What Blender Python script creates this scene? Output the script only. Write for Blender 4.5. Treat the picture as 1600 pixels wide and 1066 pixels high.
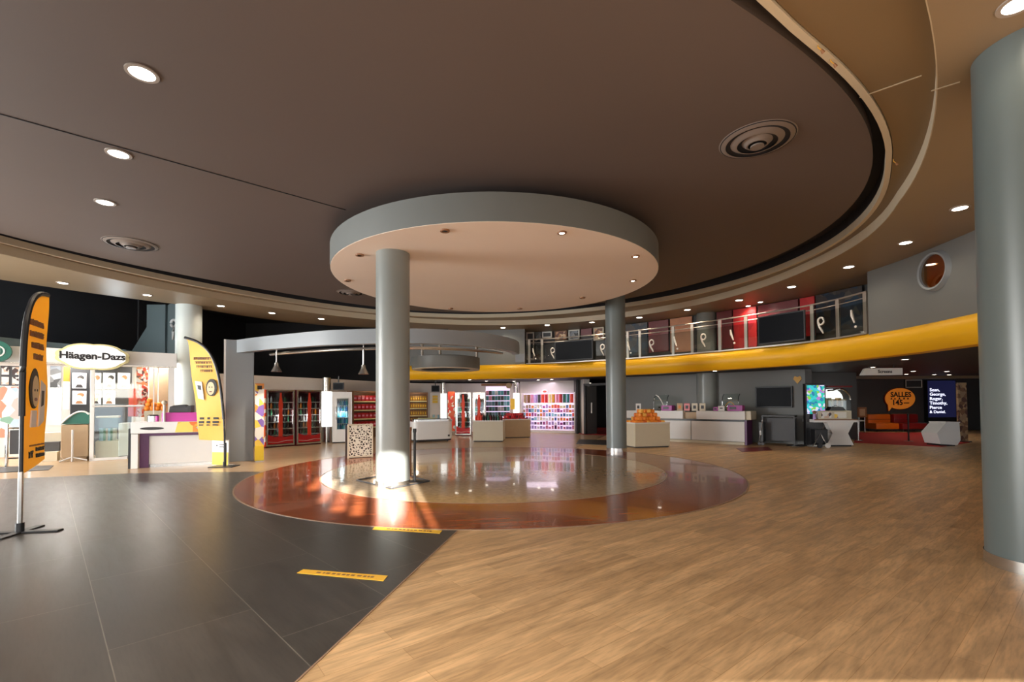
import bpy, bmesh, math, random
from mathutils import Matrix, Vector
from math import radians as R, sin, cos, pi, hypot, atan2
random.seed(7)
S = bpy.context.scene
for o in list(bpy.data.objects): bpy.data.objects.remove(o)
COL = S.collection

# ------------------------------------------------------------------ camera
F, PITCH, ROLL, SHY, EYE = 730.0, R(1.3), -0.006, 0.0503, 1.5
CAMROT = Matrix.Rotation(pi/2+PITCH, 3, 'X') @ Matrix.Rotation(ROLL, 3, 'Z')
cd = bpy.data.cameras.new('camera'); cam = bpy.data.objects.new('camera', cd); COL.objects.link(cam)
cd.sensor_width = 36; cd.lens = F/1600*36; cd.shift_y = SHY; cd.clip_end = 200
cam.matrix_world = Matrix.Translation((0, 0, EYE)) @ CAMROT.to_4x4()
S.camera = cam
def ray(px, py): return CAMROT @ Vector(((px-800)/F, (533-py+SHY*1600)/F, -1))
def Z(px, py, z=0.0):
    d = ray(px, py); t = (z-EYE)/d.z; return Vector((d.x*t, d.y*t, z))
def G(px, py): return Z(px, py, 0.0)
def hz(px, py, y):           # height seen at a pixel for a thing standing y metres away
    d = ray(px, py); return EYE + d.z*y/d.y

# ------------------------------------------------------------------ sky, sun, exposure
W = bpy.data.worlds.new('sky'); S.world = W; W.use_nodes = True
bg = W.node_tree.nodes['Background']; bg.inputs[0].default_value = (0.80, 0.90, 1.0, 1); bg.inputs[1].default_value = 3.0
def lamp(kind, name, loc, energy, color=(1, 1, 1), rot=(0, 0, 0), parent=None, **kw):
    L = bpy.data.lights.new(name, kind); L.energy = energy; L.color = color
    for k, v in kw.items(): setattr(L, k, v)
    o = bpy.data.objects.new(name, L); COL.objects.link(o); o.location = loc; o.rotation_euler = rot
    if parent: o.parent = parent
    return o
SUNDIR = Vector((-0.295, 1, -0.400)).normalized()
sun = lamp('SUN', 'sun', (3, -20, 10), 34.0, (1.0, 0.94, 0.86), angle=R(0.9))
sun.rotation_euler = SUNDIR.to_track_quat('-Z', 'Y').to_euler()
p = lamp('AREA', 'daylight_left_windows', (-15.7, 5.2, 2.4), 2100, (0.97, 0.96, 0.93), (0, R(-90), 0), shape='RECTANGLE', size=4.0, size_y=6.5)
p = lamp('AREA', 'daylight_front_windows', (-3.2, -1.0, 2.2), 235, (1.0, 0.93, 0.84), (R(54), 0, 0), shape='RECTANGLE', size=7, size_y=1.2, spread=R(110))
S.view_settings.view_transform = 'Standard'; S.view_settings.look = 'None'
S.view_settings.exposure = 0.08; S.view_settings.gamma = 1.0; S.view_settings.use_curve_mapping = False
cy = S.cycles
cy.use_denoising = True; cy.max_bounces = 7; cy.diffuse_bounces = 4; cy.glossy_bounces = 3; cy.transparent_max_bounces = 8
cy.sample_clamp_indirect = 4.0; cy.caustics_reflective = False; cy.caustics_refractive = False

lamp('POINT', 'partition_fill_light', (-12.6, 14.8, 3.75), 32, (0.80, 0.92, 1.0), shadow_soft_size=0.3, specular_factor=0)  # added fill light without a fixture, brightens the void partition
# ------------------------------------------------------------------ materials
M = {}
def mat(name, col, rough=0.5, metal=0.0, noise=0.0, nscale=6.0, emit=0.0, ecol=None, spec=0.5, bump=0.0, coat=0.0):
    m = bpy.data.materials.new(name); m.use_nodes = True; nt = m.node_tree; b = nt.nodes['Principled BSDF']
    b.inputs['Base Color'].default_value = (*col, 1); b.inputs['Roughness'].default_value = rough
    b.inputs['Metallic'].default_value = metal; b.inputs['Specular IOR Level'].default_value = spec
    b.inputs['Coat Weight'].default_value = coat
    if noise > 0 or bump > 0:
        tc = nt.nodes.new('ShaderNodeTexCoord'); n = nt.nodes.new('ShaderNodeTexNoise'); n.inputs['Scale'].default_value = nscale
        n.inputs['Detail'].default_value = 4
        nt.links.new(tc.outputs['Object'], n.inputs['Vector'])
        if noise > 0:
            mx = nt.nodes.new('ShaderNodeMix'); mx.data_type = 'RGBA'
            mx.inputs[6].default_value = (*[c*(1-noise) for c in col], 1); mx.inputs[7].default_value = (*[min(1, c*(1+noise)) for c in col], 1)
            nt.links.new(n.outputs['Fac'], mx.inputs[0]); nt.links.new(mx.outputs[2], b.inputs['Base Color'])
        if bump > 0:
            bp = nt.nodes.new('ShaderNodeBump'); bp.inputs['Strength'].default_value = bump; bp.inputs['Distance'].default_value = 0.02
            nt.links.new(n.outputs['Fac'], bp.inputs['Height']); nt.links.new(bp.outputs['Normal'], b.inputs['Normal'])
    if emit > 0:
        b.inputs['Emission Color'].default_value = (*(ecol or col), 1); b.inputs['Emission Strength'].default_value = emit
    M[name] = m; return m
def glass(name, tint, alpha=0.12, rough=0.03):
    m = bpy.data.materials.new(name); m.use_nodes = True; nt = m.node_tree; nt.nodes.remove(nt.nodes['Principled BSDF'])
    t = nt.nodes.new('ShaderNodeBsdfTransparent'); t.inputs[0].default_value = (*tint, 1)
    g = nt.nodes.new('ShaderNodeBsdfGlossy'); g.inputs['Roughness'].default_value = rough
    mx = nt.nodes.new('ShaderNodeMixShader'); mx.inputs[0].default_value = alpha
    out = nt.nodes['Material Output']
    nt.links.new(t.outputs[0], mx.inputs[1]); nt.links.new(g.outputs[0], mx.inputs[2]); nt.links.new(mx.outputs[0], out.inputs[0])
    M[name] = m; return m
def planks(name, c1, c2, seam, ang, length, width, rough, seamw=0.004, off=(0, 0), streak=0.25, coat=0.0, seamfac=1.0):
    m = mat(name, c1, rough, coat=coat); nt = m.node_tree; b = nt.nodes['Principled BSDF']
    tc = nt.nodes.new('ShaderNodeTexCoord'); mp = nt.nodes.new('ShaderNodeMapping')
    mp.inputs['Rotation'].default_value = (0, 0, -ang); mp.inputs['Location'].default_value = (off[0], off[1], 0)
    nt.links.new(tc.outputs['Object'], mp.inputs['Vector'])
    br = nt.nodes.new('ShaderNodeTexBrick'); br.inputs['Scale'].default_value = 1.0
    br.inputs['Brick Width'].default_value = length; br.inputs['Row Height'].default_value = width
    br.inputs['Mortar Size'].default_value = seamw; br.inputs['Mortar Smooth'].default_value = 0.3; br.inputs['Bias'].default_value = 0
    br.inputs['Color1'].default_value = (*c1, 1); br.inputs['Color2'].default_value = (*c2, 1); br.inputs['Mortar'].default_value = (*seam, 1)
    br.offset = 0.37
    nt.links.new(mp.outputs[0], br.inputs['Vector'])
    m2 = nt.nodes.new('ShaderNodeMapping'); m2.inputs['Scale'].default_value = (1.1, 7, 1)
    nt.links.new(mp.outputs[0], m2.inputs['Vector'])
    n = nt.nodes.new('ShaderNodeTexNoise'); n.inputs['Scale'].default_value = 1.6; n.inputs['Detail'].default_value = 6; n.inputs['Distortion'].default_value = 0.6
    nt.links.new(m2.outputs[0], n.inputs['Vector'])
    cr = nt.nodes.new('ShaderNodeMapRange'); cr.inputs[1].default_value = 0.3; cr.inputs[2].default_value = 0.7
    cr.inputs[3].default_value = 1-streak; cr.inputs[4].default_value = 1+streak
    nt.links.new(n.outputs['Fac'], cr.inputs[0])
    m3 = nt.nodes.new('ShaderNodeMapping'); m3.inputs['Scale'].default_value = (5, 42, 1); nt.links.new(mp.outputs[0], m3.inputs['Vector'])
    n3 = nt.nodes.new('ShaderNodeTexNoise'); n3.inputs['Scale'].default_value = 1.3; n3.inputs['Detail'].default_value = 5; nt.links.new(m3.outputs[0], n3.inputs['Vector'])
    c3 = nt.nodes.new('ShaderNodeMapRange'); c3.inputs[1].default_value = 0.35; c3.inputs[2].default_value = 0.55; c3.inputs[3].default_value = 1-streak*0.55; c3.inputs[4].default_value = 1.04
    nt.links.new(n3.outputs['Fac'], c3.inputs[0])
    v3 = nt.nodes.new('ShaderNodeVectorMath'); v3.operation = 'SCALE'; nt.links.new(br.outputs['Color'], v3.inputs[0]); nt.links.new(c3.outputs[0], v3.inputs['Scale'])
    vm = nt.nodes.new('ShaderNodeVectorMath'); vm.operation = 'SCALE'
    nt.links.new(v3.outputs[0], vm.inputs[0]); nt.links.new(cr.outputs[0], vm.inputs['Scale'])
    nt.links.new(vm.outputs[0], b.inputs['Base Color'])
    rr = nt.nodes.new('ShaderNodeMapRange'); rr.inputs[3].default_value = rough*0.8; rr.inputs[4].default_value = rough*1.25
    nt.links.new(n.outputs['Fac'], rr.inputs[0]); nt.links.new(rr.outputs[0], b.inputs['Roughness'])
    return m
def patches(name, cols, scale, emit=0.0, rough=0.4):
    """a printed picture: soft cells of several colours"""
    m = mat(name, cols[0], rough); nt = m.node_tree; b = nt.nodes['Principled BSDF']
    tc = nt.nodes.new('ShaderNodeTexCoord'); v = nt.nodes.new('ShaderNodeTexVoronoi'); v.inputs['Scale'].default_value = scale
    nt.links.new(tc.outputs['Object'], v.inputs['Vector'])
    sp = nt.nodes.new('ShaderNodeSeparateColor'); nt.links.new(v.outputs['Color'], sp.inputs[0])
    r = nt.nodes.new('ShaderNodeValToRGB'); r.color_ramp.interpolation = 'CONSTANT'
    while len(r.color_ramp.elements) < len(cols): r.color_ramp.elements.new(0.5)
    for i, c in enumerate(cols):
        r.color_ramp.elements[i].position = i/len(cols); r.color_ramp.elements[i].color = (*c, 1)
    nt.links.new(sp.outputs[0], r.inputs[0]); nt.links.new(r.outputs[0], b.inputs['Base Color'])
    if emit > 0:
        nt.links.new(r.outputs[0], b.inputs['Emission Color']); b.inputs['Emission Strength'].default_value = emit
    return m

planks('light_wood', (0.65, 0.42, 0.215), (0.49, 0.305, 0.15), (0.42, 0.24, 0.10), R(38), 1.25, 0.15, 0.38, 0.002, streak=0.26)
planks('red_wood', (0.36, 0.095, 0.032), (0.27, 0.065, 0.022), (0.10, 0.02, 0.01), R(8), 1.4, 0.12, 0.17, 0.003, streak=0.3, coat=0.3)
planks('dark_tile', (0.058, 0.050, 0.043), (0.050, 0.044, 0.038), (0.15, 0.135, 0.11), R(-45), 1.6, 0.8, 0.31, 0.0035, off=(0, -0.29), streak=0.18)
mat('cream_stone', (0.52, 0.39, 0.25), 0.14, noise=0.35, nscale=12, coat=0.4)
mat('walkway_stone', (0.50, 0.34, 0.20), 0.22, noise=0.12, nscale=3)
mat('joint', (0.30, 0.19, 0.12), 0.4)
mat('ceiling_brown', (0.112, 0.084, 0.073), 0.62, noise=0.05, nscale=0.6)
mat('ceiling_black', (0.012, 0.012, 0.016), 0.8, noise=0.1)
mat('soffit', (0.27, 0.20, 0.125), 0.42, noise=0.06, nscale=0.8)
mat('cove', (0.56, 0.48, 0.35), 0.45, noise=0.05, nscale=1.0)
mat('navy_black', (0.07, 0.074, 0.085), 0.7, noise=0.15, nscale=1)
mat('slab_under', (0.02, 0.018, 0.018), 0.6, noise=0.1)
mat('canopy_cream', (0.92, 0.78, 0.65), 0.55, noise=0.03, nscale=1.5)
mat('canopy_grey', (0.17, 0.18, 0.172), 0.45, noise=0.05, nscale=2)
mat('column_grey', (0.225, 0.245, 0.235), 0.33, noise=0.05, nscale=3)
mat('column_blue', (0.115, 0.143, 0.142), 0.33, noise=0.05, nscale=3)  # column grey darkened: shade painted into the huge right column
mat('column_grey_dimmed', (0.185, 0.215, 0.215), 0.35, noise=0.05, nscale=3)  # column grey darkened a little: shade painted into the second column
mat('soffit_gold', (0.20, 0.135, 0.07), 0.4, noise=0.06, nscale=0.8)
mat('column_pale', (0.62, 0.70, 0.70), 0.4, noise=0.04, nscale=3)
mat('grey_wall', (0.17, 0.175, 0.17), 0.5, noise=0.06, nscale=1)
mat('blue_grey', (0.14, 0.19, 0.205), 0.5, noise=0.08, nscale=1)
mat('charcoal_wall', (0.07, 0.068, 0.068), 0.5, noise=0.1, nscale=1)
mat('portal_grey', (0.24, 0.265, 0.285), 0.42, noise=0.05, nscale=2)
mat('yellow_band', (0.95, 0.50, 0.008), 0.42)
mat('white_wall', (0.72, 0.68, 0.64), 0.5, noise=0.03)
mat('white', (0.80, 0.79, 0.77), 0.4, noise=0.02)
mat('cream', (0.66, 0.60, 0.46), 0.45, noise=0.03)
mat('shop_white', (0.86, 0.85, 0.83), 0.4, noise=0.02)
mat('black', (0.012, 0.012, 0.014), 0.4, noise=0.1)
mat('black_gloss', (0.010, 0.010, 0.012), 0.12, noise=0.1)
mat('tv_screen', (0.006, 0.007, 0.010), 0.35, spec=0.08, noise=0.1)
mat('dark_grey', (0.06, 0.06, 0.065), 0.5, noise=0.1)
mat('steel', (0.62, 0.61, 0.58), 0.22, 0.95, noise=0.08, nscale=20)
mat('chrome', (0.8, 0.8, 0.8), 0.1, 1.0, noise=0.03)
mat('rail_metal', (0.50, 0.45, 0.40), 0.35, 0.6, noise=0.05)
mat('orange_cloth', (1.0, 0.47, 0.012), 0.55, noise=0.04)
nt = M['orange_cloth'].node_tree; tl = nt.nodes.new('ShaderNodeBsdfTranslucent'); tl.inputs[0].default_value = (0.95, 0.68, 0.16, 1); mxs = nt.nodes.new('ShaderNodeMixShader'); mxs.inputs[0].default_value = 0.35
nt.links.new(nt.nodes['Principled BSDF'].outputs[0], mxs.inputs[1]); nt.links.new(tl.outputs[0], mxs.inputs[2]); nt.links.new(mxs.outputs[0], nt.nodes['Material Output'].inputs[0])
mat('amber_cloth', (1.0, 0.55, 0.10), 0.55, noise=0.04)
mat('ink', (0.015, 0.012, 0.012), 0.5, noise=0.1)
mat('skin_print', (0.80, 0.62, 0.38), 0.5, noise=0.05)
mat('yellow', (0.90, 0.62, 0.04), 0.4, noise=0.05)
mat('tape_yellow', (0.92, 0.52, 0.04), 0.45, noise=0.08, nscale=20)
mat('purple', (0.42, 0.05, 0.33), 0.4, noise=0.08)
mat('magenta', (0.68, 0.05, 0.42), 0.4, noise=0.05)
mat('dark_purple', (0.12, 0.03, 0.12), 0.4, noise=0.08)
mat('red', (0.55, 0.015, 0.02), 0.35, noise=0.08)
mat('bright_red', (0.85, 0.07, 0.03), 0.4, noise=0.08)
mat('dark_red', (0.16, 0.012, 0.015), 0.35, noise=0.1)
mat('orange', (0.88, 0.27, 0.02), 0.45, noise=0.12, nscale=14)
mat('leather_orange', (0.75, 0.16, 0.01), 0.38, noise=0.06)
mat('leather_red', (0.32, 0.01, 0.01), 0.38, noise=0.06)
mat('carpet_red', (0.42, 0.012, 0.015), 0.9, noise=0.15, nscale=30, bump=0.2)
mat('green', (0.03, 0.22, 0.08), 0.35, noise=0.1)
mat('deep_green', (0.02, 0.14, 0.10), 0.4, noise=0.1)
mat('blue', (0.05, 0.18, 0.42), 0.35, noise=0.1)
mat('light_blue', (0.30, 0.62, 0.75), 0.35, noise=0.1)
mat('teal', (0.05, 0.32, 0.36), 0.35, noise=0.1)
mat('cola', (0.035, 0.012, 0.01), 0.15, noise=0.1)
mat('gold', (0.62, 0.32, 0.03), 0.4, noise=0.12, nscale=12)
mat('pink', (0.75, 0.30, 0.45), 0.4, noise=0.1)
mat('lilac', (0.50, 0.36, 0.72), 0.4, noise=0.1)
mat('tan', (0.50, 0.36, 0.22), 0.5, noise=0.08)
mat('wood_brown', (0.26, 0.12, 0.05), 0.45, noise=0.2, nscale=10)
mat('pale_gold', (0.80, 0.74, 0.38), 0.4, noise=0.05)
mat('lamp_on', (1, 1, 1), 0.4, emit=14, ecol=(1.0, 0.90, 0.76), noise=0.01)
mat('lamp_dim', (0.9, 0.85, 0.75), 0.3, emit=1.2, ecol=(1.0, 0.85, 0.65), noise=0.01)
mat('lamp_trim', (0.35, 0.30, 0.26), 0.4, noise=0.05)
mat('lightbox', (0.95, 0.95, 0.95), 0.4, emit=1.5, ecol=(0.97, 1.0, 0.98), noise=0.01)
mat('lightbox_lilac', (0.9, 0.82, 0.95), 0.4, emit=0.8, ecol=(0.93, 0.72, 1.0), noise=0.02)
mat('cooler_light', (0.9, 0.95, 1), 0.4, emit=3.0, ecol=(0.9, 0.97, 1.0), noise=0.01)
mat('blue_screen', (0.02, 0.02, 0.10), 0.2, emit=0.07, ecol=(0.10, 0.11, 0.40), noise=0.01)
mat('screen_text', (0.9, 0.9, 1), 0.4, emit=1.6, ecol=(0.82, 0.84, 1.0), noise=0.01)
mat('sign_orange', (0.9, 0.30, 0.03), 0.4, emit=0.22, ecol=(1.0, 0.28, 0.03), noise=0.02)
mat('sign_white', (0.95, 0.95, 0.95), 0.4, emit=0.55, ecol=(1, 1, 1), noise=0.01)
mat('logo_white', (0.85, 0.82, 0.76), 0.5, noise=0.02)
patches('poster_green', [(0.02, 0.55, 0.45), (0.25, 0.60, 0.06), (0.05, 0.60, 0.68), (0.45, 0.20, 0.60), (0.02, 0.20, 0.42), (0.02, 0.45, 0.40), (0.75, 0.75, 1.0)], 11.0, 0.7)
patches('poster_warm', [(0.75, 0.40, 0.20), (0.55, 0.25, 0.10), (0.85, 0.60, 0.35), (0.2, 0.08, 0.05)], 6)
mat('salmon', (0.60, 0.27, 0.14), 0.5, noise=0.15, nscale=5)
patches('poster_dark', [(0.02, 0.03, 0.05), (0.06, 0.05, 0.05), (0.02, 0.05, 0.09), (0.10, 0.09, 0.08)], 5)
patches('poster_grey', [(0.12, 0.12, 0.12), (0.3, 0.3, 0.3), (0.03, 0.03, 0.03), (0.2, 0.22, 0.25)], 6)
patches('poster_red', [(0.55, 0.012, 0.015), (0.45, 0.01, 0.02), (0.60, 0.02, 0.02)], 3)
patches('photo_print', [(0.85, 0.83, 0.80), (0.75, 0.55, 0.42), (0.08, 0.05, 0.05), (0.9, 0.88, 0.85)], 9)
patches('kiosk_mural', [(0.55, 0.70, 0.85), (0.80, 0.55, 0.52), (0.85, 0.88, 0.9), (0.25, 0.45, 0.35), (0.75, 0.3, 0.2)], 4)
patches('red_pattern', [(0.75, 0.08, 0.04), (0.85, 0.80, 0.75), (0.15, 0.05, 0.04), (0.80, 0.30, 0.12), (0.85, 0.82, 0.78)], 14)
patches('swirl_red', [(0.80, 0.05, 0.02), (0.90, 0.85, 0.78), (0.75, 0.12, 0.03)], 7)
patches('bronze_pattern', [(0.20, 0.10, 0.05), (0.42, 0.28, 0.15), (0.10, 0.04, 0.03), (0.3, 0.2, 0.12)], 8)
patches('flame_print', [(0.95, 0.55, 0.05), (0.92, 0.20, 0.02), (0.95, 0.75, 0.15), (0.90, 0.35, 0.05)], 5)
patches('banner_print', [(0.90, 0.87, 0.80), (0.95, 0.65, 0.10), (0.92, 0.88, 0.80), (0.90, 0.35, 0.08), (0.25, 0.15, 0.5)], 5)
glass('clear_glass', (0.93, 0.97, 0.95), 0.07)
glass('rail_glass', (0.80, 0.82, 0.80), 0.06)
glass('cooler_glass', (0.85, 0.88, 0.88), 0.06)
glass('amber_glass', (0.75, 0.50, 0.18), 0.25)

# ------------------------------------------------------------------ mesh helpers
class MB:
    def __init__(s): s.bm = bmesh.new()
    def box(s, x0, x1, y0, y1, z0, z1, m=None, bev=0.0):
        r = bmesh.ops.create_cube(s.bm, size=1.0)
        vs = r['verts']
        for v in vs:
            v.co = Vector(((x0+x1)/2+v.co.x*(x1-x0), (y0+y1)/2+v.co.y*(y1-y0), (z0+z1)/2+v.co.z*(z1-z0)))
        if bev > 0:
            es = list({e for v in vs for e in v.link_edges})
            g = bmesh.ops.bevel(s.bm, geom=es, offset=bev, segments=2, affect='EDGES', profile=0.5)
            vs = list({v for f in g['faces'] for v in f.verts} | {v for v in vs if v.is_valid})
        if m is not None:
            for v in vs: v.co = m @ v.co
        return s
    def cyl(s, x, y, z0, z1, r, r2=None, n=24, m=None):
        r2 = r if r2 is None else r2
        g = bmesh.ops.create_cone(s.bm, cap_ends=True, segments=n, radius1=r, radius2=max(r2, 1e-4), depth=z1-z0)
        for v in g['verts']:
            v.co += Vector((x, y, (z0+z1)/2))
            if m is not None: v.co = m @ v.co
        return s
    def sph(s, c, rx, ry=None, rz=None, n=12, m=None):
        ry = ry or rx; rz = rz or rx
        g = bmesh.ops.create_uvsphere(s.bm, u_segments=n, v_segments=max(6, n//2+2), radius=1.0)
        for v in g['verts']:
            v.co = Vector((c[0]+v.co.x*rx, c[1]+v.co.y*ry, c[2]+v.co.z*rz))
            if m is not None: v.co = m @ v.co
        return s
    def lathe(s, prof, c=(0, 0), n=32, close=False):
        rings = []
        for (r, z) in prof:
            rings.append([s.bm.verts.new((c[0]+r*cos(2*pi*i/n), c[1]+r*sin(2*pi*i/n), z)) for i in range(n)])
        k = len(rings)
        for j in range(k if close else k-1):
            a, b = rings[j], rings[(j+1) % k]
            for i in range(n):
                s.bm.faces.new((a[i], a[(i+1) % n], b[(i+1) % n], b[i]))
        if not close:
            for ring in (rings[0], rings[-1]):
                if hypot(ring[0].co.x-c[0], ring[0].co.y-c[1]) > 1e-3:
                    try: s.bm.faces.new(ring)
                    except ValueError: pass
        return s
    def prism(s, pts, h0, h1, m=None, fn=None):
        """polygon (a,b) extruded along the third axis from h0 to h1"""
        fn = fn or (lambda a, b, h: Vector((a, b, h)))
        A = [s.bm.verts.new(fn(a, b, h0)) for a, b in pts]; B = [s.bm.verts.new(fn(a, b, h1)) for a, b in pts]
        s.bm.faces.new(A); s.bm.faces.new(B[::-1]); n = len(pts)
        for i in range(n): s.bm.faces.new((A[i], B[i], B[(i+1) % n], A[(i+1) % n]))
        if m is not None:
            for v in A+B: v.co = m @ v.co
        return s
    def xz(s, pts, y0, y1, m=None):      # outline in x,z with thickness in y
        return s.prism(pts, y0, y1, m, lambda a, b, h: Vector((a, h, b)))
    def tube(s, pts, r, n=8, m=None):
        pts = [Vector(q) for q in pts]; rings = []
        up = Vector((0, 0, 1))
        for i, q in enumerate(pts):
            d = (pts[min(i+1, len(pts)-1)] - pts[max(i-1, 0)]).normalized()
            a = d.cross(up)
            if a.length < 0.05: a = d.cross(Vector((0, 1, 0)))
            a.normalize(); b = d.cross(a).normalized()
            rr = r[i] if isinstance(r, (list, tuple)) else r
            rings.append([s.bm.verts.new(q + a*rr*cos(2*pi*k/n) + b*rr*sin(2*pi*k/n)) for k in range(n)])
        for j in range(len(rings)-1):
            for k in range(n): s.bm.faces.new((rings[j][k], rings[j][(k+1) % n], rings[j+1][(k+1) % n], rings[j+1][k]))
        s.bm.faces.new(rings[0][::-1]); s.bm.faces.new(rings[-1])
        if m is not None:
            for rg in rings:
                for v in rg: v.co = m @ v.co
        return s
    def sweep(s, path, prof, closed=False):
        """profile [(offset to the left-hand normal, z)] swept along a plan path"""
        n = len(path); rings = []
        for i, q in enumerate(path):
            a = path[i-1] if (closed or i > 0) else path[i]; b = path[(i+1) % n] if (closed or i < n-1) else path[i]
            d = Vector((b[0]-a[0], b[1]-a[1])).normalized(); nn = Vector((-d.y, d.x))
            rings.append([s.bm.verts.new((q[0]+nn.x*o, q[1]+nn.y*o, z)) for o, z in prof])
        k = len(prof)
        for j in range(n if closed else n-1):
            A, B = rings[j], rings[(j+1) % n]
            for t in range(k): s.bm.faces.new((A[t], B[t], B[(t+1) % k], A[(t+1) % k]))
        if not closed: s.bm.faces.new(rings[0]); s.bm.faces.new(rings[-1][::-1])
        return s
    def build(s, name, m, parent=None, smooth=False, loc=None, rotz=0):
        bmesh.ops.recalc_face_normals(s.bm, faces=s.bm.faces)
        me = bpy.data.meshes.new(name); s.bm.to_mesh(me); s.bm.free()
        me.materials.append(M[m] if isinstance(m, str) else m)
        if smooth:
            for f in me.polygons: f.use_smooth = True
            try: me.set_sharp_from_angle(angle=R(35))
            except Exception: pass
        o = bpy.data.objects.new(name, me); COL.objects.link(o)
        if loc is not None: o.location = loc; o.rotation_euler = (0, 0, rotz)
        if parent is not None: o.parent = parent
        return o
def tag(o, label=None, cat=None, group=None, kind=None):
    if label: o['label'] = label
    if cat: o['category'] = cat
    if group: o['group'] = group
    if kind: o['kind'] = kind
    return o
def thing(name, label, cat, loc=(0, 0, 0), rotz=0, group=None):
    o = bpy.data.objects.new(name, None); COL.objects.link(o); o.empty_display_size = 0.1
    o.location = loc; o.rotation_euler = (0, 0, rotz); return tag(o, label, cat, group)
def struct(o): o['kind'] = 'structure'; return o
KIDS = {}
def dup(o, loc, rotz=None, label=None, group=None, parent=None, top=True):
    c = o.copy(); COL.objects.link(c); c.parent = parent
    if top:
        c.location = loc
        if rotz is not None: c.rotation_euler = (0, 0, rotz)
        if label: c['label'] = label
        if group: c['group'] = group
    for ch in list(o.children): dup(ch, None, parent=c, top=False)
    return c
def text(s, size, m, parent, loc, name='lettering', ext=0.003, bold=0.0, align='CENTER', rot=(pi/2, 0, 0), sx=1.0, spacing=1.0):
    c = bpy.data.curves.new(name, 'FONT'); c.body = s; c.size = size; c.extrude = ext; c.offset = bold*size
    c.align_x = align; c.align_y = 'CENTER'; c.space_character = spacing; c.resolution_u = 3
    c.materials.append(M[m]); fo = bpy.data.objects.new(name+'_curve', c); COL.objects.link(fo)
    me = bpy.data.meshes.new_from_object(fo, depsgraph=bpy.context.evaluated_depsgraph_get()); bpy.data.objects.remove(fo); me.name = name
    o = bpy.data.objects.new(name, me); COL.objects.link(o)
    o.location = loc; o.rotation_euler = rot; o.scale = (sx, 1, 1)
    if parent: o.parent = parent
    return o
def smooth_path(P, k=8, closed=False):
    out = []; n = len(P)
    for i in range(n if closed else n-1):
        g = lambda j: P[j % n] if closed else P[max(0, min(n-1, j))]
        a, b, c, d = g(i-1), g(i), g(i+1), g(i+2)
        for t in range(k):
            u = t/k
            out.append(tuple(0.5*((2*b[q])+(-a[q]+c[q])*u+(2*a[q]-5*b[q]+4*c[q]-d[q])*u*u+(-a[q]+3*b[q]-3*c[q]+d[q])*u**3) for q in range(len(b))))
    if not closed: out.append(tuple(P[-1]))
    return out
def edge(pxl, pyl, pxr, pyr):
    """front bottom edge of a thing from where it meets the floor: (left corner, angle, width)"""
    a, b = G(pxl, pyl), G(pxr, pyr); d = b-a
    return a, atan2(d.y, d.x), hypot(d.x, d.y)
ORD = ['first', 'second', 'third', 'fourth', 'fifth', 'sixth', 'seventh', 'eighth', 'ninth', 'tenth', 'eleventh', 'twelfth', 'thirteenth', 'fourteenth', 'fifteenth', 'sixteenth', 'seventeenth', 'eighteenth']

# ------------------------------------------------------------------ floors
C0 = Vector((-0.38, 10.72))
IN_R, OUT_R = 3.72, 5.16
def flat(name, pts, z, m, th=0.002):
    return struct(MB().prism(pts, z-th, z).build(name, m))
struct(MB().box(-16, 26, -1.2, 28, -0.12, 0).build('floor', 'light_wood'))
def arc(c, r, a0, a1, n=48): return [(c[0]+r*cos(a0+(a1-a0)*i/n), c[1]+r*sin(a0+(a1-a0)*i/n)) for i in range(n+1)]
aR = atan2(15.6-C0.y, 2.2-C0.x); aL = atan2(10.45-C0.y, -5.7-C0.x)
if aL < 0: aL += 2*pi
walk = [(4.3, 21.4), (3.4, 28), (-16, 28), (-16, 8.6)] + smooth_path([(-14, 8.9), (-11.5, 9.4), (-10.43, 9.62), (-8.4, 10.33), (-6.9, 10.45)], 5) + arc(C0, OUT_R-0.02, aL, aR, 60)
flat('floor_walkway', walk, 0.002, 'walkway_stone')
aT = atan2(5.58-C0.y, -0.65-C0.x)
if aT < 0: aT += 2*pi
tile = [(-1.84, -1.2), (-1.18, 2.56)] + arc(C0, OUT_R-0.02, aT, aL, 60)
tile += [(-6.9, 10.45), (-8.4, 10.33), (-10.43, 9.62), (-11.5, 9.4), (-14, 8.9), (-16, 8.6), (-16, -1.2)]
flat('floor_tile', tile, 0.004, 'dark_tile')
struct(MB().cyl(C0.x, C0.y, 0.0, 0.006, OUT_R, n=128).build('floor_red_ring', 'red_wood'))
struct(MB().cyl(C0.x, C0.y, 0.0, 0.008, IN_R, n=128).build('floor_cream_circle', 'cream_stone'))
struct(MB().lathe([(OUT_R-0.01, 0.0), (OUT_R-0.01, 0.0085), (OUT_R+0.012, 0.0085), (OUT_R+0.012, 0)], C0, 128, True).build('trim_1', 'joint'))
struct(MB().lathe([(IN_R-0.01, 0.0), (IN_R-0.01, 0.0095), (IN_R+0.01, 0.0095), (IN_R+0.01, 0)], C0, 128, True).build('trim_2', 'joint'))
e0, e1 = Vector((-1.84, -1.2)), Vector((-0.66, 5.52)); dd = (e1-e0).normalized()
struct(MB().prism([(e0.x, e0.y), (e1.x, e1.y), (e1.x+0.012, e1.y), (e0.x+0.012, e0.y)], 0, 0.0055).build('trim_3', 'joint'))

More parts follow.
